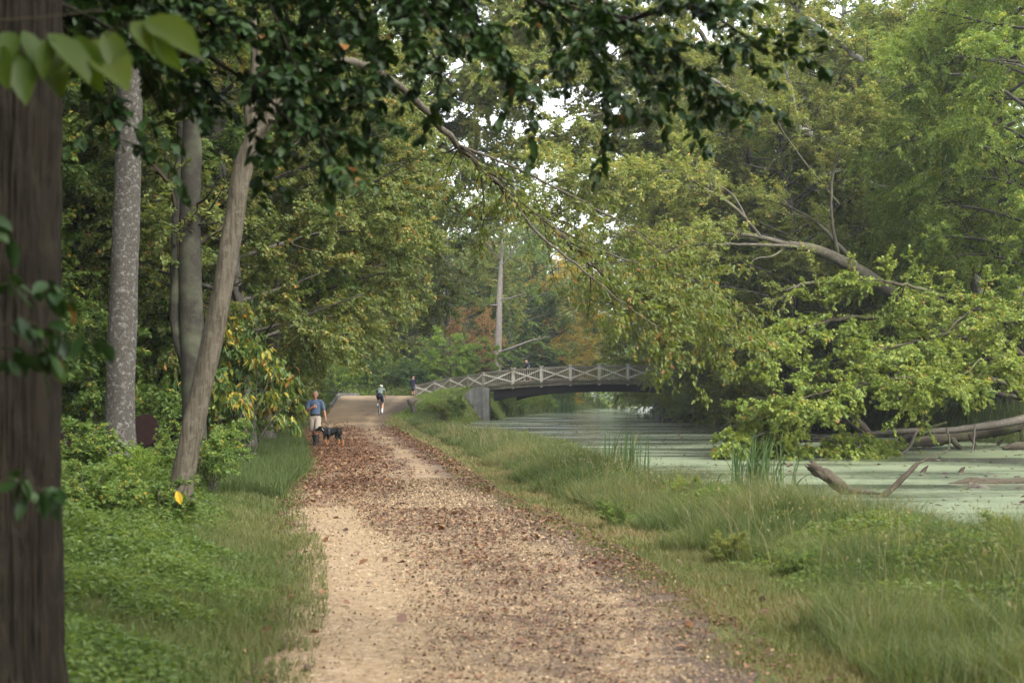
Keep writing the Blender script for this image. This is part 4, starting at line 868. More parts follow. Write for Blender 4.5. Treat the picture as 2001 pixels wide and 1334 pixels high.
def wood():
    arching_trees(); tulip_tree()
    near_trunk(); pawpaw_close(); straight_trunks(); right_bank_heroes()
    # kinds ------------------------------------------------------------------------------------------
    proto('canopy_a', generic_tree(301, 18, .22, 5.6, .2, .42, 50, 330, 2600, 135000, .125, sagl=.16, uplift=.22, droop=.5, flat=.4, sag=.16, aspect=.66), 'olive', 'grey')
    proto('canopy_b', generic_tree(311, 19, .24, 6.2, .2, .5, 46, 320, 2400, 125000, .14, sagl=.15, uplift=.3, droop=.35, aspect=.68), 'green', 'grey')
    proto('edge_tree', generic_tree(321, 20, .26, 6.0, .05, .4, 64, 380, 2800, 150000, .135, sagl=.2, uplift=.2, droop=.4, flat=.35, aspect=.68), 'paleol', 'grey', twig='gtwig')
    proto('fine_tree', generic_tree(331, 18, .22, 6.0, .10, .45, 64, 520, 6000, 260000, .125, sagl=.3, uplift=.1, droop=.55, flat=.5, sag=.35, aspect=.52), 'fine', 'grey')
    proto('willow_bush', generic_shrub(341, 6.5, 4.2, 22, 230, 1700, 90000, .12, aspect=.5, droop=.6, sag=.35), 'willow', 'grey', 'stem')
    proto('bush_a', generic_shrub(351, 3.2, 1.7, 10, 80, 520, 16000, .10, aspect=.62, droop=.35, flat=.3, shape='fold'), 'green', 'grey', 'stem')
    proto('bush_b', generic_shrub(361, 2.4, 1.6, 9, 70, 460, 13000, .085, aspect=.62, droop=.3, flat=.25), 'green', 'grey', 'stem')
    proto('pawpaw', generic_shrub(371, 3.6, 1.9, 9, 60, 320, 3600, .22, aspect=.46, droop=.9, flat=.4, shape='fold', tilt=.5), 'turn', 'grey', 'stem')
    proto('sumac', generic_tree(381, 6.0, .08, 2.6, .2, .55, 26, 110, 700, 20000, .19, aspect=.34, droop=.5, flat=.3), 'sumac', 'grey')
    proto('pine', generic_tree(391, 20, .22, 4.2, .12, .2, 70, 380, 2400, 75000, .26, aspect=.26, droop=.1, sagl=.12, uplift=.0), 'conif', 'dark')
    # the row on the towpath side -------------------------------------------------------------------
    R = RNG(9)
    def rot(): return float(R.uniform(0, 6.28))
    OV = 'trees overhanging the towpath'
    for (px, Y, s, key, leaf, label) in [
        (482, 39, .9, 'canopy_a', None, 'olive tree overhanging the towpath just beyond the leaning pale trunk'),
        (520, 48, .95, 'canopy_a', None, 'olive tree whose drooping sprays hang above the man with the dog'),
        (535, 62, 1.05, 'canopy_a', 'olive', 'olive tree overhanging the towpath behind the man with the dog'),
        (598, 73, 1.3, 'canopy_a', 'olive', 'largest olive tree rising above the start of the gravel ramp'),
        (575, 80, 1.1, 'canopy_b', 'olive', 'tall olive tree beside the start of the gravel ramp'),
        (560, 98, 1.25, 'canopy_a', 'green', 'green tree standing behind the low concrete kerb of the ramp'),
        (650, 158, 1.2, 'canopy_b', 'deep', 'deep green tree beyond the crest of the ramp above the cyclist'),
        (735, 170, 1.1, 'fine_tree', 'deep', 'dark fine-leaved tree beyond the crest where the person in black stands')]:
        place(key, 'overhanging_tree', label, 'tree', px, Y, s, rot(), OV, leaf)
    WD = 'woodland trees behind the shrubs'
    for (px, Y, s, key, leaf, label) in [
        (-190, 33, .8, 'canopy_b', 'green', 'woodland tree directly behind the big dark trunk'),
        (165, 40, .8, 'canopy_b', 'green', 'woodland tree in the gap between the dark and the white-flecked trunk'),
        (300, 42, .8, 'canopy_b', 'olive', 'woodland tree in the gap between the white-flecked and the twin trunk'),
        (410, 50, .9, 'canopy_a', 'green', 'woodland tree seen between the twin trunk and the pale leaning trunk'),
        (60, 58, 1.05, 'edge_tree', 'green', None), (220, 62, 1.05, 'edge_tree', 'olive', None), (340, 72, 1.1, 'edge_tree', 'green', None), (450, 84, 1.15, 'edge_tree', 'olive', None), (120, 84, 1.2, 'edge_tree', 'green', None), (530, 112, 1.25, 'edge_tree', 'green', None)]:
        place(key, 'woodland_tree', label or 'green tree deep in the wood behind the trunks and shrubs', 'tree', px, Y, s, rot(), WD if label else 'trees deep in the wood', leaf)
    SH = 'shrubs under the trees beside the towpath'
    for (px, Y, s, key, leaf, label) in [
        (476, 35.5, .72, 'pawpaw', None, 'big-leaved shrub turning yellow beside the leaning trunk'),
        (455, 42, .95, 'pawpaw', 'turn', 'yellowing big-leaved shrub beside the grass, behind the first one'),
        (335, 17.6, .26, 'bush_a', 'green', 'leafy shrub with one clear yellow leaf at the leaning trunk foot'),
        (400, 23, .5, 'bush_b', 'green', 'low leafy shrub hugging the grass behind the foot of the leaning trunk'),
        (170, 16, .36, 'bush_a', 'green', 'leafy shrub next to the lower part of the big dark trunk'),
        (275, 23, .42, 'bush_b', 'sumac', 'light green shrub before the foot of the white-flecked trunk'),
        (150, 25, .48, 'bush_a', 'green', 'tall shrub between the big dark trunk and the rusty steel plate'),
        (295, 36, .8, 'bush_b', 'green', 'shrub behind the rusty steel post between the middle trunks'),
        (292, 27.5, .42, 'bush_b', 'green', 'leafy shrub half hiding the rusty steel post between the middle trunks'),
        (195, 34, 1.1, 'bush_a', 'green', 'tall arching shrub behind the white-flecked trunk'),
        (300, 40, 1.3, 'bush_a', 'sumac', 'fresh green tall shrub between the white-flecked and twin trunks'),
        (430, 44, 1.2, 'bush_a', 'green', 'tall shrub behind the leaning pale trunk'),
        (120, 46, 1.4, 'bush_a', 'green', 'broad green shrub far behind the big dark trunk'),
        (530, 54, 1.1, 'bush_b', 'olive', 'olive shrub at the wood edge beside the man in the blue shirt'),
        (555, 64, 1.2, 'bush_b', 'olive', 'olive shrub at the wood edge behind the man in the blue shirt'),
        (575, 77, 1.2, 'bush_b', 'olive', 'shrub at the wood edge beside the foot of the ramp'),
        (603, 93, 1.1, 'bush_b', 'green', 'shrub beside the low concrete kerb of the ramp'),
        (665, 146, 1.6, 'bush_b', 'sumac', 'fresh green shrub beyond the far end of the kerb'),
        (715, 150, 1.7, 'bush_b', 'deep', 'dark shrub beyond the ramp crest above the cyclist'),
        (765, 148, 1.7, 'bush_b', 'green', 'green shrub beyond the ramp crest next to the person in black'),
        (820, 146, 1.6, 'bush_b', 'deep', 'dark shrub behind the lowest end of the bridge railing')]:
        place(key, 'understory_shrub', label, 'shrub', px, Y, s, rot(), SH, leaf, sz=s * 1.35 if key == 'pawpaw' else s * .8 if s < .5 else s)
    # behind the bridge -----------------------------------------------------------------------------
    CB = 'trees behind the bridge'
    for (px, Y, s, key, leaf, label) in [
        (880, 140, 1.05, 'sumac', None, 'bright green feathery tree behind the sloping bridge railing'),
        (930, 142, .9, 'sumac', None, 'lower bright green tree between the feathery tree and the tall bare trunk'),
        (840, 150, .9, 'sumac', 'green', 'green bushy tree behind the foot of the bridge railing'),
        (915, 156, .5, 'canopy_b', 'rust', 'rust brown tree beside the tall bare trunk'),
        (1080, 202, 1.0, 'edge_tree', 'orange', 'orange and yellow autumn tree behind the middle of the bridge'),
        (1118, 226, .8, 'canopy_b', 'orange', 'smaller orange tree behind the highest part of the bridge'),
        (1010, 205, 1.0, 'pine', None, 'blue-green pine behind the walker on the bridge'),
        (945, 210, 1.0, 'pine', None, 'blue-green pine behind the tall bare trunk'),
        (1055, 198, .7, 'pine', 'deep', 'low dark evergreen behind the orange autumn tree'),
        (1040, 228, 1.85, 'canopy_b', 'paleol', 'very tall distant tree rising above everything behind the walker on the bridge'),
        (840, 185, 1.25, 'canopy_b', 'green', 'tall green tree behind the sloping bridge railing'),
        (780, 205, 1.3, 'edge_tree', 'deep', 'tall deep green tree far beyond the crest of the ramp'),
        (1305, 150, .8, 'edge_tree', 'willow', 'grey-green tree beyond the far end of the bridge'),
        (1090, 240, 1.2, 'edge_tree', 'green', 'pale distant tree beyond the bend of the canal'),
        (760, 158, 1.35, 'canopy_a', 'olive', 'tall olive tree beyond the ramp crest between cyclist and railing'),
        (870, 165, 1.3, 'canopy_b', 'olive', 'tall olive tree rising behind the bright feathery trees'),
        (1000, 192, 1.3, 'canopy_b', 'green', 'tall green tree rising over the orange autumn tree')]:
        place(key, 'background_tree', label, 'tree', px, Y, s, rot(), CB, leaf)
    for (px, Y, s, leaf, label) in [(985, 140, 1.0, 'sumac', 'bright green bush under the bridge right behind the abutment'), (1010, 152, 1.15, 'sumac', 'bright green bush under the bridge behind the first reeds'),
        (1038, 166, 1.1, 'lime', 'yellow-green bush under the bridge between the two reed clumps'), (1062, 178, 1.3, 'sumac', 'bright green bush under the bridge behind the darker reeds'), (1100, 200, 1.4, 'green', 'green bush at the bend of the canal under the bridge'), (1130, 222, 1.5, 'sumac', 'farthest green bush at the bend of the canal under the bridge')]:
        place('bush_b', 'canal_bush', label, 'shrub', px, Y, s, rot(), 'bushes on the bank beyond the bridge', leaf)
    # far bank ---------------------------------------------------------------------------------------
    WB = 'bushes along the far bank'
    for (px, Y, s, label) in [
        (1365, 108, .85, 'grey-green bush hiding the far end of the bridge'),
        (1465, 101, 1.0, 'grey-green bush on the far bank next to the one hiding the bridge'),
        (1345, 133, 1.15, 'tall grey-green bush standing just behind the far end of the bridge'),
        (1535, 93, .95, 'grey-green bush with bare twigs at the water edge behind the cattails'),
        (1575, 86, .9, 'grey-green bush on the far bank behind the upper lime branches'),
        (1680, 82, .9, 'bush on the far bank behind the fallen pale trunk'),
        (1800, 76, .85, 'bush on the far bank behind the root end of the fallen trunk'),
        (1930, 70, .8, 'bush on the far bank at the edge of the picture'),
        (1290, 172, 1.0, 'distant bush seen beneath the bridge beside the pale reeds')]:
        place('willow_bush', 'bank_bush', label, 'shrub', px, Y, s, rot(), WB, 'willow' if px < 1450 else 'olive' if px % 2 else 'green')
    FB = 'tall trees on the far bank'
    for (px, Y, s, key, leaf, label) in [
        (1330, 132, 1.45, 'edge_tree', 'paleol', 'tall pale olive tree above the far end of the bridge'),
        (1440, 118, 1.4, 'edge_tree', 'paleol', 'tall pale olive tree behind the tips of the mossy limbs'),
        (1560, 106, 1.4, 'edge_tree', 'green', 'tall green tree behind the fork of the mossy limbs'),
        (1690, 100, 1.4, 'edge_tree', 'paleol', 'tall pale olive tree behind the bare white limbs'),
        (1830, 94, 1.35, 'fine_tree', 'fine', 'tall fresh green tree behind the white sycamore'),
        (1945, 74, 1.2, 'fine_tree', 'fine', 'fine-leaved fresh green tree whose veil hangs above the lime maple'),
        (2040, 66, 1.15, 'fine_tree', 'fine', 'fine-leaved green tree cut by the picture edge above the lime maple'),
        (1405, 109, 1.1, 'edge_tree', 'paleol', 'pale olive tree between the bridge end and the tips of the mossy limbs'),
        (1560, 79, .95, 'edge_tree', 'paleol', 'smaller pale olive tree filling the gap behind the fork of the mossy limbs'),
        (1510, 98, 1.2, 'edge_tree', 'paleol', 'pale olive tree close behind the forked mossy limbs'),
        (1610, 85, 1.15, 'edge_tree', 'paleol', 'pale olive tree standing right behind the leaning grey tree'),
        (1735, 90, 1.2, 'fine_tree', 'fine', 'fresh green tree between the white limbs and the fine-leaved veil'),
        (1400, 160, 1.6, 'edge_tree', 'green', None), (1600, 140, 1.6, 'edge_tree', 'green', None), (1780, 125, 1.6, 'edge_tree', 'green', None), (1950, 110, 1.5, 'edge_tree', 'green', None),
        (1300, 190, 1.35, 'edge_tree', 'paleol', 'distant pale tree between the bridge end and the orange tree')]:
        place(key, 'bank_tree', label or 'green tree in the second row behind the far bank', 'tree', px, Y, s, rot(), FB if label else 'second row of trees on the far bank', leaf)
    # trees round and behind the place the photo was taken from: they shade it ------------------------
    for (x, y, s, key, leaf) in [(-7.5, 3, 1.0, 'canopy_b', 'green'), (-11.5, 13, .95, 'canopy_b', 'green'), (-4.6, -6, 1.05, 'canopy_b', 'olive'), (-13, 10, 1.1, 'edge_tree', 'green'), (4.2, -9, 1.0, 'canopy_b', 'green'), (-16.5, 24, 1.0, 'canopy_b', 'green')]:
        t = place(key, 'shade_tree', 'leafy tree shading the start of the towpath', 'tree', 1000, 30, s, rot(), 'trees shading the start of the towpath', leaf)
        t.location = (x, y, g1(x, y))
    bare_trunk(); far_woods()

def bare_trunk():
    b = onground(972, 146); Y = 146
    tr = [np.array(b), P(973, 700, Y), P(975, 620, Y), P(977, 560, Y), P(980, 500, Y), P(983, 400, Y)]
    explicit_tree('tall_bare_tree', 'tall pinkish-grey bare trunk with side branches behind the bridge', 'tree', b, tr, [.36, .34, .30, .24, .16, .06], [
        ([P(976, 688, Y), P(1000, 680, Y - 1), P(1040, 665, Y - 1.5), P(1075, 657, Y - 2)], [.13, .12, .09, .04], .0),
        ([P(978, 585, Y), P(1000, 582, Y - 1), P(1028, 572, Y - 2)], [.09, .08, .04], .1), ([P(976, 598, Y), P(966, 596, Y - .5), P(955, 596, Y - 1)], [.07, .06, .03], .05),
        ([P(980, 520, Y), P(1020, 470, Y - 1), P(1060, 440, Y - 2)], [.08, .06, .03], 1), ([P(980, 510, Y), P(930, 450, Y - 2), P(890, 420, Y - 3)], [.08, .06, .03], 1), ([P(981, 470, Y), P(985, 400, Y - 2), P(1010, 350, Y - 3)], [.08, .06, .03], 1)],
        'fpale', 'green', 401, n2=90, n3=420, nleaf=11000, size=.2, l2=(1.5, 3.2), l3=(.6, 1.3), bare=.3, twig='gtwig')

def far_woods():
    """the far-off wood that reads as one mass"""
    rng = RNG(77); a = Acc()
    cl = []
    for i in range(150):
        y = rng.uniform(215, 300); x = rng.uniform(-95, 95)
        cl.append((x, y, rng.uniform(14, 24), rng.uniform(4, 7)))
    for i in range(60):
        x = rng.uniform(-75, -34); cl.append((x, rng.uniform(70, 210), rng.uniform(15, 24), rng.uniform(4, 6.5)))
    for i in range(50):
        x = rng.uniform(52, 95); cl.append((x, rng.uniform(80, 210), rng.uniform(16, 25), rng.uniform(4, 6.5)))
    for (x, y, H, R) in cl:
        z0 = g1(x, y); n = 900
        d = norm(rng.normal(size=(n, 3))); rr = rng.random(n) ** .25
        u = rng.random(n) ** .8
        p = np.stack([x + d[:, 0] * rr * R * np.sqrt(np.maximum(.08, 1 - (2 * u - .9) ** 2 * .8)), y + d[:, 1] * rr * R * .9, z0 + u * H * (1 - .12 * rr)], -1)
        p += (rng.normal(0, 1, (40, 3)) * .8)[rng.integers(0, 40, n)]
        ln = rng.uniform(.4, .9, n)
        tb = rng.uniform(-.25, .25)
        put_leaves(a, p, rng.normal(0, 1, (n, 3)), np.array([0, 0, 1.]) + rng.normal(0, .6, (n, 3)), ln, ln * .55, np.clip(.4 + tb + rng.normal(0, .16, n), 0, 1))
        tube(a, [(x, y, z0 - .2), (x + rng.normal(0, .3), y, z0 + H * .5), (x + rng.normal(0, .6), y, z0 + H * .85)], [.3, .2, .08], 6, slot=1, cap=False)
    tag(obj('far_woods', a.mesh('far_woods'), [LEAFM['green'], BARK['grey']]), kind='stuff')
# ------------------------------------------------------------------ solid shapes
def box(acc, c0, c1, w, h, up=(0, 0, 1), slot=0):
    """a board from c0 to c1 (centre line), w wide across, h high"""
    c0 = np.asarray(c0, float); c1 = np.asarray(c1, float); T = norm(c1 - c0); up = np.asarray(up, float)
    s = norm(np.cross(T, up)); u = np.cross(s, T)
    k = [(-1, -1), (1, -1), (1, 1), (-1, 1)]
    v = [c + s * a * w / 2 + u * b * h / 2 for c in (c0, c1) for a, b in k]
    acc.add(v, np.array([[0, 3, 2, 1], [4, 5, 6, 7], [0, 1, 5, 4], [1, 2, 6, 5], [2, 3, 7, 6], [3, 0, 4, 7]]), .5, slot)

def hexa(acc, v8):
    acc.add(v8, np.array([[0, 3, 2, 1], [4, 5, 6, 7], [0, 1, 5, 4], [1, 2, 6, 5], [2, 3, 7, 6], [3, 0, 4, 7]]))

def concrete_mat():
    m, nt, out = newmat('weathered_concrete')
    tc = ND(nt, 'TexCoord'); n = ND(nt, 'TexNoise'); n.inputs['Scale'].default_value = 1.6; n.inputs['Detail'].default_value = 9; n.inputs['Roughness'].default_value = .7
    nt.links.new(tc.outputs['Object'], n.inputs['Vector'])
    mp = ND(nt, 'Mapping'); mp.inputs['Scale'].default_value = (3.4000, 3.4000, 0.2125); nt.links.new(tc.outputs['Object'], mp.inputs[0])
    n2 = ND(nt, 'TexNoise'); n2.inputs['Scale'].default_value = 1.2; n2.inputs['Detail'].default_value = 5; nt.links.new(mp.outputs[0], n2.inputs['Vector'])
    r = ramp(nt, [(.3, (0.0595, 0.0595, 0.0553)), (.55, (0.1275, 0.1275, 0.1190)), (.8, (0.1870, 0.1827, 0.1700))]); nt.links.new(n.outputs[0], r.inputs[0])
    r2 = ramp(nt, [(.4, (0.2975, 0.2975, 0.2890)), (.6, (0.8500, 0.8500, 0.8500))]); nt.links.new(n2.outputs[0], r2.inputs[0])
    c = mixc(nt, r.outputs[0], r2.outputs[0], .7, 'MULTIPLY')
    p = ND(nt, 'BsdfPrincipled'); p.inputs['Roughness'].default_value = .9; nt.links.new(c, p.inputs['Base Color']); nt.links.new(p.outputs[0], out.inputs[0])
    return m

def wood_grey(name, c0, c1, moss):
    m, nt, out = newmat(name)
    tc = ND(nt, 'TexCoord'); n = ND(nt, 'TexNoise'); n.inputs['Scale'].default_value = 3.2; n.inputs['Detail'].default_value = 8; n.inputs['Roughness'].default_value = .75
    nt.links.new(tc.outputs['Object'], n.inputs['Vector'])
    r = ramp(nt, [(.3, c0), (.65, c1)]); nt.links.new(n.outputs[0], r.inputs[0])
    n2 = ND(nt, 'TexNoise'); n2.inputs['Scale'].default_value = .9; n2.inputs['Detail'].default_value = 6; nt.links.new(tc.outputs['Object'], n2.inputs['Vector'])
    r2 = ramp(nt, [(.48, (0, 0, 0)), (.64, (.8, .8, .8))]); nt.links.new(n2.outputs[0], r2.inputs[0])
    c = mixc(nt, r.outputs[0], moss, r2.outputs[0])
    p = ND(nt, 'BsdfPrincipled'); p.inputs['Roughness'].default_value = .9; p.inputs['Specular IOR Level'].default_value = .2
    nt.links.new(c, p.inputs['Base Color']); nt.links.new(p.outputs[0], out.inputs[0])
    return m

def bridge():
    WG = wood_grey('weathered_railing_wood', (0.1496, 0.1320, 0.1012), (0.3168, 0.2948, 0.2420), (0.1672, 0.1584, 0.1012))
    WD = wood_grey('shade_darkened_railing_wood', (.045, .042, .03), (.10, .092, .07), (.055, .06, .03))  # far side: copy of the railing wood, shade put into its colour
    WP = wood_grey('pale_post_wood', (0.330, 0.302, 0.253), (0.572, 0.544, 0.484), (0.330, 0.308, 0.231))
    FA = wood_grey('mossy_fascia_boards', (0.0792, 0.0704, 0.0528), (0.2288, 0.2024, 0.1584), (0.1056, 0.1144, 0.0528))
    ST = plain_mat('dark_rusted_steel', (0.0106, 0.0084, 0.0084), .7, .2, .4, 2.)
    CO = concrete_mat()
    # posts: photo column, rail top row, distance
    near = [(813, 752, 127.), (850, 744, 125.3), (880, 738, 123.6), (915, 733, 121.8), (945, 727, 120.), (1003, 721, 118.6), (1058, 717.5, 118.), (1115, 714.5, 117.6), (1171, 713, 117.2), (1227, 713, 116.8), (1283, 714.5, 116.4), (1339, 718, 116.), (1395, 723, 115.6)]
    top = np.array([P(*q) for q in near])
    # far side: 3 m behind, square to the run of the rail
    T = norm(np.gradient(top[:, :2], axis=0)); Nn = np.stack([-T[:, 1], T[:, 0]], -1); Nn = np.where(Nn[:, 1:2] < 0, -Nn, Nn)
    far = top.copy(); far[:, :2] += Nn * 3.1
    base = np.array([top[4, 0], top[4, 1], g1(top[4, 0], top[4, 1])])
    t = thing('footbridge', 'arched footbridge with weathered wooden cross-braced railings over the canal', 'bridge', base)
    RH = 1.08
    for side, line in ((0, top - base), (1, far - base)):
        n = len(line)
        for k in range(n):
            main = k >= 5
            a = Acc(); p = line[k]; lo = RH + (.45 if main and side == 0 else .12)
            wd = .2 if main else .16
            box(a, p - (0, 0, lo), p + (0, 0, .03), wd, wd, up=(T[k][0], T[k][1], 0))
            if main: box(a, p + (0, 0, .03), p + (0, 0, .10), wd + .16, wd + .1, up=(T[k][0], T[k][1], 0))
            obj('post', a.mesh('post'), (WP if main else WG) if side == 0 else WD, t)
        for k in range(n - 1):
            p, q = line[k], line[k + 1]; d = norm(q - p); p = p + d * .1; q = q - d * .1
            off = np.array([Nn[k][0], Nn[k][1], 0]) * (-.09 if side == 0 else .09)
            a = Acc()
            box(a, p - (0, 0, .05), q - (0, 0, .05), .13, .07); box(a, p - (0, 0, .14), q - (0, 0, .14), .06, .09); box(a, p - (0, 0, RH - .1), q - (0, 0, RH - .1), .07, .1)
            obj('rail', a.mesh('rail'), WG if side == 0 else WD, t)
            if side == 0:
                for s in (0, 1):
                    a = Acc(); z0, z1 = ((-RH + .14), -.2) if s == 0 else (-.2, -RH + .14)
                    o = off * (1 + .45 * s)
                    box(a, p + o + (0, 0, z0), q + o + (0, 0, z1), .045, .095); obj('brace', a.mesh('brace'), WP, t)
            a = Acc(); m = 13
            for i in range(m):
                c = p + (q - p) * (i + .5) / m - off * .3; box(a, c - (0, 0, RH - .12), c - (0, 0, .15), .06, .05, up=(T[k][0], T[k][1], 0))
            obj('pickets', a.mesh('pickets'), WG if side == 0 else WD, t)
    # deck and fascia
    tn, tf = top - base, far - base
    deck = Acc(); fas = Acc(); rng = RNG(3)
    for k in range(len(tn) - 1):
        m = 8
        for i in range(m):
            f0, f1 = i / m + .01, (i + 1) / m - .01
            a0, a1 = tn[k] * (1 - f0) + tn[k + 1] * f0, tn[k] * (1 - f1) + tn[k + 1] * f1; b0, b1 = tf[k] * (1 - f0) + tf[k + 1] * f0, tf[k] * (1 - f1) + tf[k + 1] * f1
            o = np.array([Nn[k][0], Nn[k][1], 0]) * rng.uniform(.22, .34)
            dz = np.array([0, 0, RH + .02 + rng.uniform(0, .012)]); th = np.array([0, 0, .07])
            hexa(deck, [a0 - o - dz - th, a1 - o - dz - th, b1 + o - dz - th, b0 + o - dz - th, a0 - o - dz, a1 - o - dz, b1 + o - dz, b0 + o - dz])
        if k >= 3:
            for (ln, sg) in ((tn, -1), (tf, 1)):
                o = np.array([Nn[k][0], Nn[k][1], 0]) * sg * .12
                box(fas, ln[k] + o - (0, 0, RH + .245), ln[k + 1] + o - (0, 0, RH + .245), .1, .26)
    obj('deck', deck.mesh('deck'), FA, t); obj('fascia', fas.mesh('fascia'), FA, t)
    # arched steel girders below
    for (ln, sg) in ((tn, -1), (tf, 1)):
        a = Acc(); n = 30; s = np.linspace(4.35, len(ln) - 1.3, n)
        pts = np.stack([np.interp(s, np.arange(len(ln)), ln[:, c]) for c in range(3)], -1); u = np.linspace(0, 1, n)
        zt = pts[:, 2] - RH - .39; zb = zt - .52 - .30 * (2 * u - 1) ** 4
        for c in range(n - 1):
            y0 = np.array([Nn[6][0], Nn[6][1], 0]) * .09; q0, q1 = pts[c] - y0 * sg * .3, pts[c + 1] - y0 * sg * .3
            lo = lambda q, z: np.array([q[0], q[1], z])
            hexa(a, [lo(q0, zb[c]) - y0, lo(q1, zb[c + 1]) - y0, lo(q1, zb[c + 1]) + y0, lo(q0, zb[c]) + y0, lo(q0, zt[c]) - y0, lo(q1, zt[c + 1]) - y0, lo(q1, zt[c + 1]) + y0, lo(q0, zt[c]) + y0])
            hexa(a, [lo(q0, zb[c] - .04) - 2 * y0, lo(q1, zb[c + 1] - .04) - 2 * y0, lo(q1, zb[c + 1] - .04) + 2 * y0, lo(q0, zb[c] - .04) + 2 * y0,
                     lo(q0, zb[c] - .002) - 2 * y0, lo(q1, zb[c + 1] - .002) - 2 * y0, lo(q1, zb[c + 1] - .002) + 2 * y0, lo(q0, zb[c] - .002) + 2 * y0])
        obj('girder', a.mesh('girder'), ST, t)
    # concrete abutments: a coped block, scored in courses, and a wing running back into the bank
    def abut(x0, x1, yc, ztop, wing):
        a = Acc(); y0, y1 = yc - .55, yc + 3.9
        X = [x0, x1]
        zs = [-1.2, .33, .36, .95, .98, ztop]
        for k in range(5):
            ins = .03 if k % 2 else 0
            hexa(a, [np.array(v) - base for v in [(x0 + ins, y0 + ins, zs[k]), (x1 - ins, y0 + ins, zs[k]), (x1 - ins, y1, zs[k]), (x0 + ins, y1, zs[k]), (x0 + ins, y0 + ins, zs[k + 1]), (x1 - ins, y0 + ins, zs[k + 1]), (x1 - ins, y1, zs[k + 1]), (x0 + ins, y1, zs[k + 1])]])
        if wing:
            hexa(a, [np.array(v) - base for v in [(x0 - 1.2, y0 + .02, .3), (x0 + .002, y0 + .004, -1.2), (x0 + .002, y0 + .5, -1.2), (x0 - 1.2, y0 + .5, .3), (x0 - .55, y0 + .02, ztop - .32), (x0 + .002, y0 + .004, ztop - .05), (x0 + .002, y0 + .5, ztop - .05), (x0 - .55, y0 + .5, ztop - .32)]])
        return a
    zt = top[4][2] - RH - .12
    obj('abutment', abut(-3.0, -1.75, top[4][1], zt, True).mesh('abutment'), CO, t)
    obj('abutment', abut(11.1, 12.6, top[11][1], top[11][2] - RH - .45, False).mesh('abutment'), CO, t)

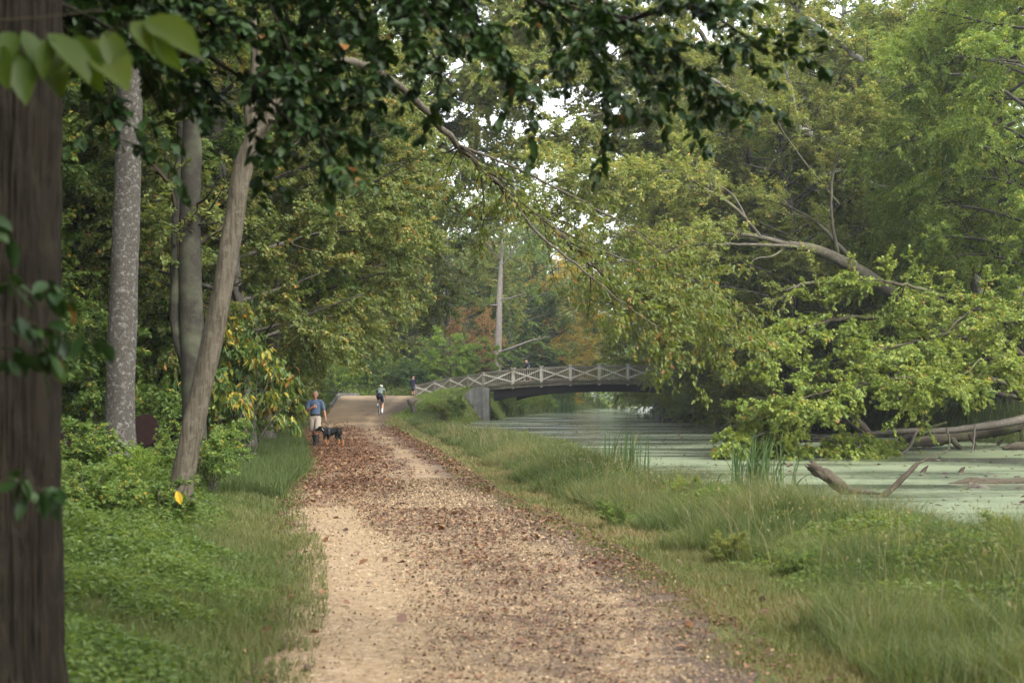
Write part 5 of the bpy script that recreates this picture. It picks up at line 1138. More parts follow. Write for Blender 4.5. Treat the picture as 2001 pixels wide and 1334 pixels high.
def props():
    R = RNG(55)
    # kerb of the ramp
    CO = concrete_mat(); a = Acc()
    pts = []
    for (px, Y) in ((648, 96), (652, 104), (657, 112), (661, 120), (668, 128), (684, 131), (702, 133)):
        x = (px - 1003) / F * Y; pts.append(np.array([x, Y, g1(x, Y)]))
    b = pts[0].copy()
    for p, q in zip(pts[:-1], pts[1:]): box(a, p - b + (0, 0, .07), q - b + (0, 0, .07), .3, .34)
    t = obj('concrete_kerb', a.mesh('concrete_kerb'), CO); t.location = b; tag(t, 'low weathered concrete kerb along the outer edge of the gravel ramp', 'kerb wall')
    # snag on the ramp bank
    B = np.array(onground(813, 90)); a = Acc(); q = spline([(0, 0, -.15), P(806, 795, 90) - B, P(800, 786, 89.9) - B, P(797, 780, 89.8) - B], 14)
    t = thing('broken_snag', 'splintered dead stump leaning beside the gravel ramp', 'stump', B)
    tube(a, q, [.15, .14, .13, .03], 9, .12, R); obj('stump', a.mesh('stump'), BARK['dead'], t, True)
    a = Acc(); tube(a, spline([P(805, 792, 90) - B, P(810, 786, 90) - B, P(816, 781, 90) - B], 8), [.035, .025, .015], 6); obj('branch', a.mesh('branch'), BARK['wet'], t, True)
    # stumps and logs in the duckweed
    def log(name, label, pts, rad, mat, sides=12, rough=.08, extra=(), splinter=False):
        b = np.array(pts[0], float); a = Acc()
        rot = Vector(np.asarray(pts[-1]) - b).to_track_quat('Z', 'Y'); M = np.array(rot.to_matrix())   # local z runs along the log, so its bark does too
        loc = lambda q: (np.asarray(q) - b) @ M
        tube(a, spline(loc(pts), 9 * len(pts)), rad, sides, rough, R)
        if splinter:
            e = loc(pts)[-1]
            for k in range(7): w_ = np.array([math.cos(k * .9), math.sin(k * .9), 0]) * rad[-1] * .8; tube(a, [e + w_ - (0, 0, .06), e + w_ * 1.02 + (0, 0, R.uniform(.02, .11))], [.03, .004], 5)
        o = thing(name, label, 'log', b); o.rotation_euler = rot.to_euler(); obj('trunk', a.mesh('trunk'), BARK[mat], o, True)
        for (p2, r2) in extra:
            a = Acc(); tube(a, spline(loc(p2), 6 * len(p2)), r2, 6, .06, R); obj('branch', a.mesh('branch'), BARK[mat], o, True)
    log('water_stump', 'thick broken stump slanting up out of the duckweed', [P(1676, 974, 30.4), P(1645, 951, 30.5), P(1616, 930, 30.6), P(1598, 919, 30.65), P(1584, 908, 30.7)], [.09, .125, .125, .115, .105], 'stump', 22, .09,
        [([P(1660, 958, 30.4), P(1700, 962, 30.4), P(1725, 964, 30.3)], [.06, .05, .01])], splinter=True)
    log('water_branch', 'slanting dead branch stuck in the duckweed beside the thick stump', [P(1708, 978, 29.6), P(1735, 962, 29.6), P(1768, 930, 29.7), P(1793, 905, 29.8)], [.075, .062, .052, .04], 'stump', 12, .1,
        [([P(1789, 908, 29.8), P(1825, 890, 30), P(1858, 876, 30.2)], [.025, .018, .008]), ([P(1720, 972, 29.5), P(1700, 968, 29.4)], [.06, .02])])
    log('floating_log', 'mossy log floating low in the duckweed at the picture edge', [P(1850, 950, 34), P(1900, 944, 34.1), P(1960, 945, 34.2), P(2080, 940, 34.4)], [.06, .13, .12, .12], 'stump')
    log('short_log', 'short brown log end bobbing in front of the mossy floating log', [P(1893, 953, 32.6), P(1915, 955, 32.5), P(1945, 962, 32.4)], [.12, .11, .04], 'dead')
    log('sunken_log', 'dark sunken log under the root end of the pale fallen trunk', [P(1720, 868, 57), P(1790, 864, 57), P(1870, 850, 58), P(1935, 838, 59), P(1985, 828, 60)], [.06, .18, .28, .3, .3], 'wet', 12, .14,
        [([P(1860, 858, 57.5), P(1872, 872, 56.5), P(1890, 886, 56)], [.12, .1, .04]), ([P(1760, 862, 57), P(1800, 845, 56.5), P(1850, 825, 56)], [.16, .12, .05]), ([P(1895, 850, 57), P(1905, 880, 56), P(1860, 905, 55)], [.06, .05, .02])])
    log('dark_root', 'dark broken root slanting behind the pale fallen trunk', [P(1698, 848, 57.5), P(1670, 818, 57.6), P(1650, 800, 57.7)], [.16, .13, .08], 'wet')
    log('edge_log', 'dark half-sunk log beside the grass of the far bank', [P(1960, 876, 55), P(1985, 872, 55.2), P(2040, 872, 55.5)], [.05, .16, .16], 'wet')
    for k, (px, py, Y, s) in enumerate([(1875, 925, 39, .16), (1800, 925, 39, .2), (1640, 955, 32, .1), (1540, 965, 31, .1), (1948, 858, 60, .3)]):
        p = P(px, py, Y); p[2] = WATER; a = Acc(); q = [(0, 0, -.06), (s * .5, .02, s * .45), (s * .9, 0, s * .9)]
        tube(a, spline(q, 8), [.06, .05, .015], 7, .15, R); o = obj('snag_tip', a.mesh('snag_tip'), BARK['wet'], smooth=True); o.location = p
        tag(o, 'dark tip of a sunken branch poking out of the duckweed', 'branch tip', 'branch tips in the duckweed')
    # cattails
    CT = leaf_mat('cattail_blade', [(0, (.022, .045, .012)), (.6, (.04, .072, .018)), (.9, (.07, .10, .025)), (1, (.2, .16, .06))], .25, .45, .35, .08)
    def cattail(px, py, Y, n, h, rad, label, w=.024, z=None, lean=.22, seed=1):
        rng = RNG(seed); p = P(px, py, Y); p[2] = max(WATER - .05, g1(p[0], p[1])) if z is None else z
        a = Acc(); m = 7; t_ = np.linspace(0, 1, m)
        for i in range(n):
            hh = h * rng.uniform(.55, 1.1); c = rng.normal(0, rad, 2); az = rng.normal(.2, 1.3); k = abs(rng.normal(0, lean)) * hh; br = rng.random() < .12
            d = np.array([np.cos(az), np.sin(az) * .6])
            q = np.stack([c[0] + d[0] * k * t_ ** 2.2, c[1] + d[1] * k * t_ ** 2.2, hh * t_ - (.5 * k) * t_ ** 3], -1)
            ww = w * rng.uniform(.7, 1.3) * np.array([1, 1, .95, .85, .7, .45, .05])
            s = np.array([np.cos(az + 1.57 + rng.normal(0, .5)), np.sin(az + 1.57) * .6, 0])
            v = np.stack([q - s * ww[:, None] / 2, q + s * ww[:, None] / 2], 1).reshape(-1, 3)
            j = np.arange(m - 1) * 2; a.add(v, np.stack([j, j + 1, j + 3, j + 2], -1), float(np.clip(rng.normal(.4, .22), 0, 1)))
        o = obj('cattail_clump', a.mesh('cattail_clump'), CT); o.location = p; tag(o, label, 'cattails', 'cattail clumps in the canal'); return o
    cattail(1475, 965, 27.5, 100, 1.45, .28, 'tall dark green cattails before the lime branches', .05, lean=.32, seed=1)
    cattail(1225, 936, 34, 85, 1.3, .24, 'thinner cattail clump standing alone before the open water', .034, lean=.12, seed=2)
    cattail(1545, 985, 26.5, 16, .75, .25, 'sparse arching cattail blades beside the dark green clump', .02, lean=.8, seed=3)
    cattail(1052, 800, 186, 160, 2.2, .9, 'blue-green reed bed seen under the bridge beside the abutment', .06, seed=4, lean=.06)
    cattail(1103, 800, 184, 150, 1.9, .7, 'darker reed clump seen under the middle of the bridge', .06, seed=5, lean=.06)
    cattail(985, 808, 160, 90, 2.0, .5, 'green reeds right behind the dark abutment edge', .05, seed=6, lean=.06)
    cattail(1290, 822, 128, 150, .9, 1.2, 'brownish low reeds at the foot of the far bank', .05, seed=7, lean=.15)
    # weeds and small shrubs on the near bank
    def weed(key, px, Y, s, leaf, label, dz=-.02): place(key, 'bank_weed', label, 'plant', px, Y, s, float(R.uniform(0, 6)), 'leafy weeds on the near bank', leaf, dz=dz)
    weed('bush_b', 868, 98, .55, 'sumac', 'bushy weed climbing the bank below the sloping railing')
    weed('bush_b', 912, 107, .42, 'lime', 'yellowish bushy weed against the concrete abutment')
    weed('bush_a', 893, 114, .62, 'green', 'green vine bush covering the lower bridge railing')
    weed('bush_b', 860, 97, .6, 'paleol', 'greyish weed lower down the ramp bank')
    weed('bush_b', 1095, 44, .42, 'sumac', 'low bright bush at the water edge below the bridge')
    weed('bush_b', 1050, 48, .36, 'green', 'dull green low bush at the bank next to the bright one')
    weed('bush_b', 1335, 22, .22, 'lime', 'pale yellow-green weed before the open water')
    weed('bush_b', 1420, 20.5, .2, 'lime', 'pale yellow-green weed below the dark green cattails')
    weed('bush_b', 1360, 24, .30, 'lime', 'taller yellow-green weed beside the cattails')
    weed('bush_b', 1990, 14.2, .26, 'lime', 'bright yellow-green weed at the picture edge above the grass')
    weed('bush_b', 1200, 19, .16, 'green', 'dark low weed clump in the bank grass')
    for (px, Y, s) in ((1420, 15, .15), (1560, 13.5, .14), (1750, 14, .17), (1640, 17, .17), (1480, 18, .16), (1300, 26, .22), (1180, 30, .24), (1105, 37, .28), (1010, 46, .28), (960, 56, .3), (900, 70, .34), (1860, 12.2, .13)):
        place('bush_b', 'verge_weed', 'low green leafy weed standing in the bank grass', 'plant', px, Y, s, float(R.uniform(0, 6)), 'low weeds in the bank grass', ('green', 'paleol', 'sumac')[int(px) % 3], dz=-.01)
    a = Acc(); p = P(345, 958, 17.0); put_leaves(a, np.zeros((1, 3)), np.array([[.35, -.1, -1.]]), np.array([[.2, -1, .3]]), np.array([.16]), np.array([.085]), np.array([.9]), 'oval')
    o = obj('yellow_leaf', a.mesh('yellow_leaf'), leaf_mat('yellow_leaf', [(0, (.3, .2, .02)), (1, (.42, .28, .025))], .4)); o.location = p; tag(o, 'single clear yellow leaf hanging at the foot of the leaning trunk', 'leaf')
    # rust-brown steel markers in the shrubs
    RU = plain_mat('rusted_steel', (.009, .0028, .002), .9, .2, .35, 9.)
    for (px, Y, label, h) in ((313, 30.3, 'rust brown steel post with a rounded plate between the middle trunks', 1.42), (160, 30.8, 'rust brown steel post with a rounded plate by the big dark trunk', 1.05)):
        b = onground(px, Y); t = thing('rusty_marker', label, 'steel post', b, 0, 'rusty steel posts in the shrubs')
        a = Acc(); box(a, (0, 0, -.1), (0, 0, h), .14, .1); obj('post', a.mesh('post'), RU, t)
        a = Acc(); n = 24; th = np.linspace(0, 2 * PI, n, endpoint=False); rr = .27
        v = [(-.27 + rr * np.cos(q), y, h - .52 + rr * 1.15 * np.sin(q)) for y in (-.11, -.06) for q in th] + [(-.27, -.11, h - .52), (-.27, -.06, h - .52)]
        j = np.arange(n); k = (j + 1) % n
        a.add(v, [np.stack([j, k, k + n, j + n], -1), np.stack([k, j, np.full(n, 2 * n)], -1), np.stack([j + n, k + n, np.full(n, 2 * n + 1)], -1)]); obj('plate', a.mesh('plate'), RU, t)
        a = Acc(); box(a, (-.3, -.03, h - .9), (.02, -.03, h - .62), .05, .08); obj('bracket', a.mesh('bracket'), RU, t)
# ------------------------------------------------------------------ figures
class Body:
    """rounded tapering limbs merged into one continuous surface"""
    def __init__(s): s.a = Acc()
    def limb(s, *nodes, n=14):
        """nodes: (point, radius) or (point, (rx, ry)) for flattened parts; rounded ends"""
        for (p, r), (q, r2) in zip(nodes[:-1], nodes[1:]):
            p = np.asarray(p, float); q = np.asarray(q, float); ra = np.array(r if np.ndim(r) else (r, r), float); rb = np.array(r2 if np.ndim(r2) else (r2, r2), float)
            T = norm(q - p)
            x = np.array([1., 0, 0]); x = x - T * x.dot(T)
            if np.linalg.norm(x) < .3: x = np.array([0, 0, 1.]) - T * T[2]
            x = norm(x); y = np.cross(T, x); rings = []
            for f in (-1., -.85, -.5, 0): rings.append((p + T * f * ra.min(), ra * math.sqrt(max(0.0004, 1 - f * f))))
            for f in (0.25, .5, .75): rings.append((p + (q - p) * f, ra + (rb - ra) * f))
            for f in (0, .5, .85, 1.): rings.append((q + T * f * rb.min(), rb * math.sqrt(max(0.0004, 1 - f * f))))
            th = np.linspace(0, 2 * PI, n, endpoint=False); m = len(rings)
            v = np.array([c + np.outer(np.cos(th) * rr[0], x) + np.outer(np.sin(th) * rr[1], y) for c, rr in rings]).reshape(-1, 3)
            i = np.arange(m - 1)[:, None] * n; j = np.arange(n); k = (j + 1) % n
            s.a.add(v, [np.stack([i + j, i + k, i + n + k, i + n + j], -1).reshape(-1, 4), np.arange(n)[::-1][None], (np.arange(n) + (m - 1) * n)[None]])
        return s
    def ball(s, c, r, n=16):
        c = np.asarray(c, float); r = np.asarray(r if np.ndim(r) else (r,) * 3, float)
        ph = np.linspace(.05, PI - .05, n // 2 + 2); th = np.linspace(0, 2 * PI, n, endpoint=False); m = len(ph)
        v = np.array([[(np.sin(p) * np.cos(t), np.sin(p) * np.sin(t), -np.cos(p)) for t in th] for p in ph]).reshape(-1, 3) * r + c
        i = np.arange(m - 1)[:, None] * n; j = np.arange(n); k = (j + 1) % n
        s.a.add(v, [np.stack([i + j, i + k, i + n + k, i + n + j], -1).reshape(-1, 4), np.arange(n)[::-1][None], (np.arange(n) + (m - 1) * n)[None]])
        return s
    def done(s, name, mat, parent, voxel=.012, smooth=6):
        me = s.a.mesh('tmp'); o = link(bpy.data.objects.new('tmp', me))
        m = o.modifiers.new('r', 'REMESH'); m.mode = 'VOXEL'; m.voxel_size = voxel; m.use_smooth_shade = True
        if smooth: k = o.modifiers.new('s', 'SMOOTH'); k.iterations = smooth; k.factor = .4
        dg = bpy.context.evaluated_depsgraph_get(); r = bpy.data.meshes.new_from_object(o.evaluated_get(dg)); r.name = name
        bpy.data.objects.remove(o); bpy.data.meshes.remove(me); r.materials.clear()
        return obj(name, r, mat, parent, True)

def hand(b, wrist, d, palm_n, side, curl=.5, L=.18):
    """palm, four unequal fingers bent at the knuckles, thumb from the side of the palm. d: direction; palm_n: towards the palm side; side: +-1 which side the thumb is on"""
    wrist = np.asarray(wrist, float); d = norm(np.asarray(d, float)); nn = norm(np.asarray(palm_n, float)); nn = norm(nn - d * d.dot(nn)); s = np.cross(d, nn) * side
    b.limb((wrist, (.024, .024)), (wrist + d * .035, .026)); 
    for o in (-.026, -.009, .009, .026): b.limb((wrist + d * .03 + s * o * .8, .015), (wrist + d * .085 + s * o, .013))
    for o, l in ((-.030, .062), (-.010, .078), (.010, .084), (.030, .074)):
        k = wrist + d * .088 + s * o; m = k + norm(d * math.cos(curl) + nn * math.sin(curl)) * l * .5; e = m + norm(d * math.cos(curl * 2.3) + nn * math.sin(curl * 2.3)) * l * .5
        b.limb((k, .0105), (m, .0095), (e, .0078), n=8)
    k = wrist + d * .035 + s * .032; m = k + norm(d * .6 + s * .7 + nn * .3) * .045; b.limb((k, .014), (m, .0115), (m + norm(d + nn * .7) * .032, .0095), n=8)

def head(b, c, face, r=1.):
    """skull, jaw, nose, ears, brow; face: unit direction in plan"""
    c = np.asarray(c, float); f = norm(np.array([face[0], face[1], 0.])); s = np.array([-f[1], f[0], 0]); up = np.array([0, 0, 1.])
    rr = lambda a, bb, cc: np.abs(s) * a + np.abs(f) * bb + up * cc
    b.ball(c + up * .025 * r, rr(.076 * r, .093 * r, .092 * r)); b.ball(c - up * .04 * r + f * .022 * r, rr(.058 * r, .066 * r, .072 * r))
    b.limb((c + f * .085 * r + up * .012 * r, .010 * r), (c + f * .108 * r - up * .022 * r, .015 * r), n=8)
    b.limb((c + f * .083 * r - s * .04 * r + up * .022 * r, .011 * r), (c + f * .083 * r + s * .04 * r + up * .022 * r, .011 * r), n=8)
    b.limb((c + f * .078 * r - s * .02 * r - up * .058 * r, .009 * r), (c + f * .078 * r + s * .02 * r - up * .058 * r, .009 * r), n=8)
    for q in (-1, 1): b.ball(c + s * q * .078 * r - f * .004 * r - up * .005 * r, rr(.012 * r, .02 * r, .033 * r), 8)

def eyes(t, c, face, mat, r=1.):
    c = np.asarray(c, float); f = norm(np.array([face[0], face[1], 0.])); s = np.array([-f[1], f[0], 0])
    for q in (-1, 1):
        a = Body(); a.ball(c + f * .088 * r + s * q * .03 * r + np.array([0, 0, .004]), .0105, 8); obj('eye', a.a.mesh('eye'), mat, t, True)

def people():
    SK = plain_mat('tanned_skin', (0.3060, 0.1445, 0.0892), .55, .35, .1); SKP = plain_mat('pale_skin', (0.4675, 0.2890, 0.2125), .55, .35, .08); SKD = plain_mat('mid_tone_skin', (0.3570, 0.1955, 0.1275), .55, .35, .1)  # third skin tone lies between the tanned and the pale one
    BLUE = plain_mat('blue_polo_cloth', (0.0723, 0.1020, 0.1573), .85, .15, .12, 30); BEIGE = plain_mat('beige_cotton', (0.286, 0.245, 0.197), .9, .1, .08, 20); NAVY = plain_mat('navy_cloth', (0.0102, 0.0127, 0.0255), .8, .2, .2)
    BLK = plain_mat('black_rubber', (0.0102, 0.0102, 0.0102), .5, .4, .2); GREY = plain_mat('grey_hair', (0.2040, 0.1913, 0.1742), .7, .3, .2, 60); SAGE = plain_mat('sage_jersey', (0.1105, 0.1403, 0.1232), .8, .2, .1, 20)
    WHT = plain_mat('white_cloth', (0.5780, 0.5780, 0.5610), .6, .4, .06); DK = plain_mat('dark_eye', (0.0170, 0.0127, 0.0102), .3, .5, .1); BELT = plain_mat('dark_belt', (0.0170, 0.0145, 0.0127), .6, .3, .2); DHAIR = plain_mat('dark_cap_cloth', (0.0213, 0.0187, 0.0170), .8, .2, .2)
    # --- man in the blue polo shirt, walking towards the camera
    x, y, z = onground(616, 49.6); z += .03
    t = thing('person', 'person in blue polo shirt and beige shorts walking a black dog', 'person', (x, y, z))
    b = Body()
    b.limb(((0, 0, .95), (.145, .10)), ((0, 0, 1.12), (.14, .10)), ((0, -.01, 1.36), (.165, .105))); b.limb(((-.16, 0, 1.43), .06), ((.16, 0, 1.43), .06)); b.limb(((0, 0, 1.44), .062), ((0, -.02, 1.56), .056))
    head(b, (0, -.035, 1.638), (.12, -1))
    b.limb(((.09, 0, .90), .095), ((.085, -.17, .50), .062)); b.limb(((.085, -.17, .50), .06), ((.075, -.19, .36), .06), ((.06, -.22, .09), .038)); b.limb(((.06, -.20, .05), .04), ((.07, -.36, .03), .036))
    b.limb(((-.09, 0, .90), .095), ((-.075, .02, .48), .062)); b.limb(((-.075, .02, .48), .058), ((-.07, .10, .38), .058), ((-.05, .25, .14), .038)); b.limb(((-.05, .26, .11), .04), ((-.05, .13, .035), .036))
    b.limb(((-.2, 0, 1.42), .055), ((-.265, -.04, 1.14), .045)); b.limb(((-.265, -.04, 1.14), .044), ((-.17, -.16, 1.19), .042), ((-.035, -.235, 1.26), .029)); hand(b, (-.035, -.235, 1.26), (.85, -.1, .2), (.1, .9, -.1), 1, 1.15)
    b.limb(((.2, 0, 1.42), .055), ((.285, .02, 1.13), .044)); b.limb(((.285, .02, 1.13), .042), ((.31, -.01, 1.03), .042), ((.345, -.06, .90), .028)); hand(b, (.345, -.06, .90), (.08, -.15, -1), (-.9, .1, 0), 1, .7)
    b.done('body', SK, t, .0065, 3)
    b = Body(); b.limb(((0, 0, 1.0), (.168, .125)), ((0, 0, 1.14), (.165, .122)), ((0, -.01, 1.36), (.185, .125))); b.limb(((-.17, 0, 1.425), .075), ((.17, 0, 1.425), .075))
    b.limb(((-.2, 0, 1.40), .078), ((-.25, -.03, 1.20), .07)); b.limb(((.2, 0, 1.40), .078), ((.265, .015, 1.20), .07)); b.limb(((0, .01, 1.47), (.075, .07)), ((0, 0, 1.50), (.07, .066))); b.done('polo_shirt', BLUE, t, .014, 4)
    b = Body(); b.limb(((0, 0, .93), (.165, .125)), ((0, 0, .99), (.16, .12))); b.limb(((.092, -.005, .88), .112), ((.092, -.15, .56), .098)); b.limb(((-.092, 0, .88), .112), ((-.085, .018, .54), .098)); b.done('shorts', BEIGE, t, .014, 4)
    b = Body(); b.limb(((0, 0, 1.005), (.172, .13)), ((0, 0, 1.02), (.172, .13))); b.done('belt', BELT, t, .012, 2)
    for (k, an, to, tip) in (((.078, -.185, .37), (.06, -.215, .09), (.065, -.24, .05), (.075, -.37, .04)), ((-.068, .115, .36), (-.05, .25, .14), (-.05, .25, .10), (-.05, .12, .045))):
        b = Body(); b.limb((k, .066), (an, .05)); b.limb((to, .05), (tip, .046)); b.done('boot', BLK, t, .012, 3)
    b = Body(); b.ball((0, -.004, 1.70), (.093, .10, .082)); b.limb(((-.078, .0, 1.67), .028), ((-.078, .02, 1.61), .022)); b.limb(((.078, .0, 1.67), .028), ((.078, .02, 1.61), .022)); b.ball((0, .035, 1.65), (.08, .07, .08)); b.done('hair', GREY, t, .01, 3)
    eyes(t, (0, -.035, 1.638), (.12, -1), DK)
    man = np.array([x, y, z])
    # --- the dog
    m, nt, out = newmat('black_and_tan_coat')
    tc = ND(nt, 'TexCoord'); sp = ND(nt, 'SeparateXYZ'); nt.links.new(tc.outputs['Object'], sp.inputs[0]); no = ND(nt, 'TexNoise'); no.inputs['Scale'].default_value = 14; nt.links.new(tc.outputs['Object'], no.inputs['Vector'])
    ad = ND(nt, 'Math', operation='MULTIPLY_ADD'); nt.links.new(no.outputs[0], ad.inputs[0]); ad.inputs[1].default_value = .12; nt.links.new(sp.outputs[2], ad.inputs[2])
    r = ramp(nt, [(.24, (.22, .10, .035)), (.31, (.007, .0065, .0065))]); nt.links.new(ad.outputs[0], r.inputs[0])
    p = ND(nt, 'BsdfPrincipled'); p.inputs['Roughness'].default_value = .7; p.inputs['Specular IOR Level'].default_value = .15; nt.links.new(r.outputs[0], p.inputs['Base Color']); nt.links.new(p.outputs[0], out.inputs[0])
    x, y, z = onground(645.5, 49.3); z += .03
    d = thing('dog', 'black and tan dog in a harness walking at its owner\'s side', 'dog', (x, y, z))
    b = Body()
    b.limb(((-.15, 0, .455), (.125, .105)), ((-.02, 0, .455), (.135, .11)), ((.15, 0, .49), (.10, .085)), ((.27, 0, .50), (.105, .09)))
    b.limb(((-.18, 0, .50), .09), ((-.29, 0, .565), .07)); b.ball((-.325, 0, .575), (.082, .068, .07)); b.limb(((-.36, 0, .56), .05), ((-.46, 0, .515), .034)); b.ball((-.485, 0, .515), (.018, .02, .018), 8)
    for q in (-1, 1): b.limb(((-.30, q * .055, .62), .02), ((-.285, q * .08, .555), .03), ((-.295, q * .082, .52), .016), n=8)
    b.limb(((.34, 0, .56), .028), ((.385, 0, .61), .018), n=8)
    b.limb(((-.15, -.075, .42), .06), ((-.19, -.075, .24), .034), ((-.115, -.075, .11), .024), ((-.10, -.075, .075), .026)); b.ball((-.105, -.075, .06), (.038, .028, .024), 8)
    b.limb(((-.10, .07, .42), .06), ((-.075, .07, .22), .034), ((-.085, .07, .05), .024)); b.ball((-.10, .07, .025), (.042, .03, .026), 8)
    b.limb(((.26, -.075, .45), .085), ((.19, -.075, .31), .052), ((.285, -.075, .18), .03), ((.255, -.075, .05), .024)); b.ball((.235, -.075, .025), (.042, .03, .026), 8)
    b.limb(((.30, .07, .45), .085), ((.275, .07, .31), .052), ((.39, .07, .19), .03), ((.40, .07, .05), .024)); b.ball((.385, .07, .025), (.042, .03, .026), 8)
    b.done('body', m, d, .008, 4)
    HB = plain_mat('harness_webbing', (.02, .021, .026), .6, .3, .2); GRY = plain_mat('grey_collar', (.25, .25, .25), .6, .3, .1)
    def band(c, rx, rz, w, tilt, name, mat):
        a = Acc(); n = 28; th = np.linspace(0, 2 * PI, n, endpoint=False); cs, sn = math.cos(tilt), math.sin(tilt)
        v = []
        for (o, k) in ((-w / 2, 0), (w / 2, 0), (w / 2, .008), (-w / 2, .008)):
            for q in th:
                yy, zz = (rx + k) * math.cos(q), (rz + k) * math.sin(q); v.append((c[0] + o * cs - zz * sn, yy, c[2] + o * sn + zz * cs))
        j = np.arange(n); k = (j + 1) % n
        a.add(v, [np.stack([s * n + j, s * n + k, ((s + 1) % 4) * n + k, ((s + 1) % 4) * n + j], -1) for s in range(4)])
        return obj(name, a.mesh(name), mat, d, True)
    hs = band((-.04, 0, .457), .118, .142, .09, 0, 'harness', HB); band((-.225, 0, .525), .083, .083, .025, .55, 'collar', GRY)
    a = Acc(); tube(a, spline([(-.08, 0, .595), (-.06, 0, .64), (-.01, 0, .64), (.0, 0, .60)], 12), [.01, .01], 6); obj('handle', a.mesh('handle'), GRY, hs, True)
    # leash from the hand to the harness
    ha = man + np.array([.352, -.085, .80]); ho = np.array([x, y, z]) + np.array([-.035, 0, .62]); mid = (ha + ho) / 2 + np.array([.03, 0, -.04])
    a = Acc(); tube(a, spline([ha - ha, mid - ha, ho - ha], 14), [.007, .007], 6); o = obj('leash', a.mesh('leash'), BLK); o.location = ha; tag(o, 'black leash running from the hand down to the dog harness', 'leash')
    # --- bicycle and rider
    x, y, z = onground(741, 84); z += .03
    bk = thing('bicycle', 'road bicycle seen from behind under the rider in the green jersey', 'bicycle', (x, y, z), -.04)
    FR = plain_mat('dark_bike_frame', (.03, .035, .045), .35, .5, .1); AL = plain_mat('brushed_alloy', (.4, .4, .4), .35, .5, .1, 20, .8)
    def ring(c, R_, r_, mat, name, par):
        a = Acc(); th = np.linspace(0, 2 * PI, 41); tube(a, np.stack([0 * th + c[0], c[1] + R_ * np.cos(th), c[2] + R_ * np.sin(th)], -1), [r_, r_], 8, cap=False); return obj(name, a.mesh(name), mat, par, True)
    for cy in (0., 1.0):
        w = ring((0, cy, .34), .32, .02, BLK, 'wheel', bk); ring((0, cy, .34), .295, .012, AL, 'rim', w)
        a = Acc()
        for q in np.linspace(0, 2 * PI, 16, endpoint=False): tube(a, [(.01, cy, .34), (0, cy + .29 * math.cos(q), .34 + .29 * math.sin(q))], [.002, .002], 4)
        tube(a, [(-.04, cy, .34), (.04, cy, .34)], [.02, .02], 8); obj('spokes', a.mesh('spokes'), AL, w)
    a = Acc()
    for (p, q, r_) in (((0, .42, .27), (0, .27, .86), .017), ((0, .28, .82), (0, .84, .84), .016), ((0, .42, .27), (0, .87, .76), .019), ((0, .85, .88), (0, .89, .70), .02), ((.04, .42, .28), (.055, 0, .34), .01), ((-.04, .42, .28), (-.055, 0, .34), .01),
                       ((.03, .28, .80), (.05, 0, .34), .008), ((-.03, .28, .80), (-.05, 0, .34), .008), ((.045, .89, .70), (.05, 1.0, .34), .011), ((-.045, .89, .70), (-.05, 1.0, .34), .011), ((0, .27, .86), (0, .25, .97), .013), ((-.045, .89, .70), (.045, .89, .70), .018)): tube(a, [p, q], [r_, r_], 8)
    obj('frame', a.mesh('frame'), FR, bk, True)
    a = Acc(); tube(a, spline([(-.19, .94, .84), (-.21, 1.0, .90), (-.21, .96, .98), (-.2, .88, .985), (0, .86, .98), (.2, .88, .985), (.21, .96, .98), (.21, 1.0, .90), (.19, .94, .84)], 40), [.014, .014], 8); tube(a, [(0, .85, .88), (0, .86, .98)], [.014, .014], 8); obj('handlebar', a.mesh('handlebar'), BLK, bk, True)
    b = Body(); b.limb(((0, .14, .985), (.07, .028)), ((0, .25, .985), (.045, .026)), ((0, .38, .98), (.022, .02))); b.done('saddle', BLK, bk, .01, 3)
    a = Acc(); tube(a, [(.075, .42, .27), (.075, .42, .11)], [.012, .012], 6); tube(a, [(-.075, .42, .27), (-.075, .42, .43)], [.012, .012], 6); tube(a, [(-.075, .42, .27), (.075, .42, .27)], [.018, .018], 8)
    th = np.linspace(0, 2 * PI, 25); tube(a, np.stack([0 * th + .055, .42 + .09 * np.cos(th), .27 + .09 * np.sin(th)], -1), [.006, .006], 5, cap=False); obj('crank', a.mesh('crank'), AL, bk, True)
    for (sx, pz) in ((.115, .11), (-.115, .43)): a = Acc(); box(a, (sx - .04, .42, pz), (sx + .04, .42, pz), .07, .018); obj('pedal', a.mesh('pedal'), BLK, bk)
    c = thing('person', 'cyclist in green jersey and white helmet riding away up the ramp', 'person', (x, y, z), -.04)
    b = Body()
    b.limb(((0, .22, 1.06), (.14, .11)), ((0, .42, 1.24), (.13, .10)), ((0, .64, 1.40), (.16, .10))); b.limb(((-.15, .68, 1.41), .055), ((.15, .68, 1.41), .055)); b.limb(((0, .72, 1.43), .055), ((0, .80, 1.50), .052)); head(b, (0, .855, 1.545), (0, 1), .95)
    b.limb(((.09, .24, 1.03), .095), ((.125, .58, .64), .06)); b.limb(((.125, .58, .64), .058), ((.122, .52, .48), .058), ((.115, .37, .19), .036)); b.limb(((.115, .36, .155), .036), ((.115, .50, .135), .032))
    b.limb(((-.09, .24, 1.03), .095), ((-.13, .66, .88), .06)); b.limb(((-.13, .66, .88), .058), ((-.125, .55, .74), .058), ((-.115, .36, .51), .036)); b.limb(((-.115, .35, .475), .036), ((-.115, .49, .455), .032))
    for q in (-1, 1):
        b.limb(((q * .19, .68, 1.40), .05), ((q * .25, .78, 1.18), .04)); b.limb(((q * .25, .78, 1.18), .038), ((q * .212, .875, 1.03), .027)); hand(b, (q * .212, .875, 1.03), (0, .75, -.35), (0, -.3, -1), -q, 1.0)
    b.done('body', SKD, c, .0075, 3)
    b = Body(); b.limb(((0, .24, 1.10), (.152, .12)), ((0, .42, 1.25), (.15, .115)), ((0, .64, 1.41), (.178, .115))); b.limb(((-.15, .68, 1.41), .07), ((.15, .68, 1.41), .07))
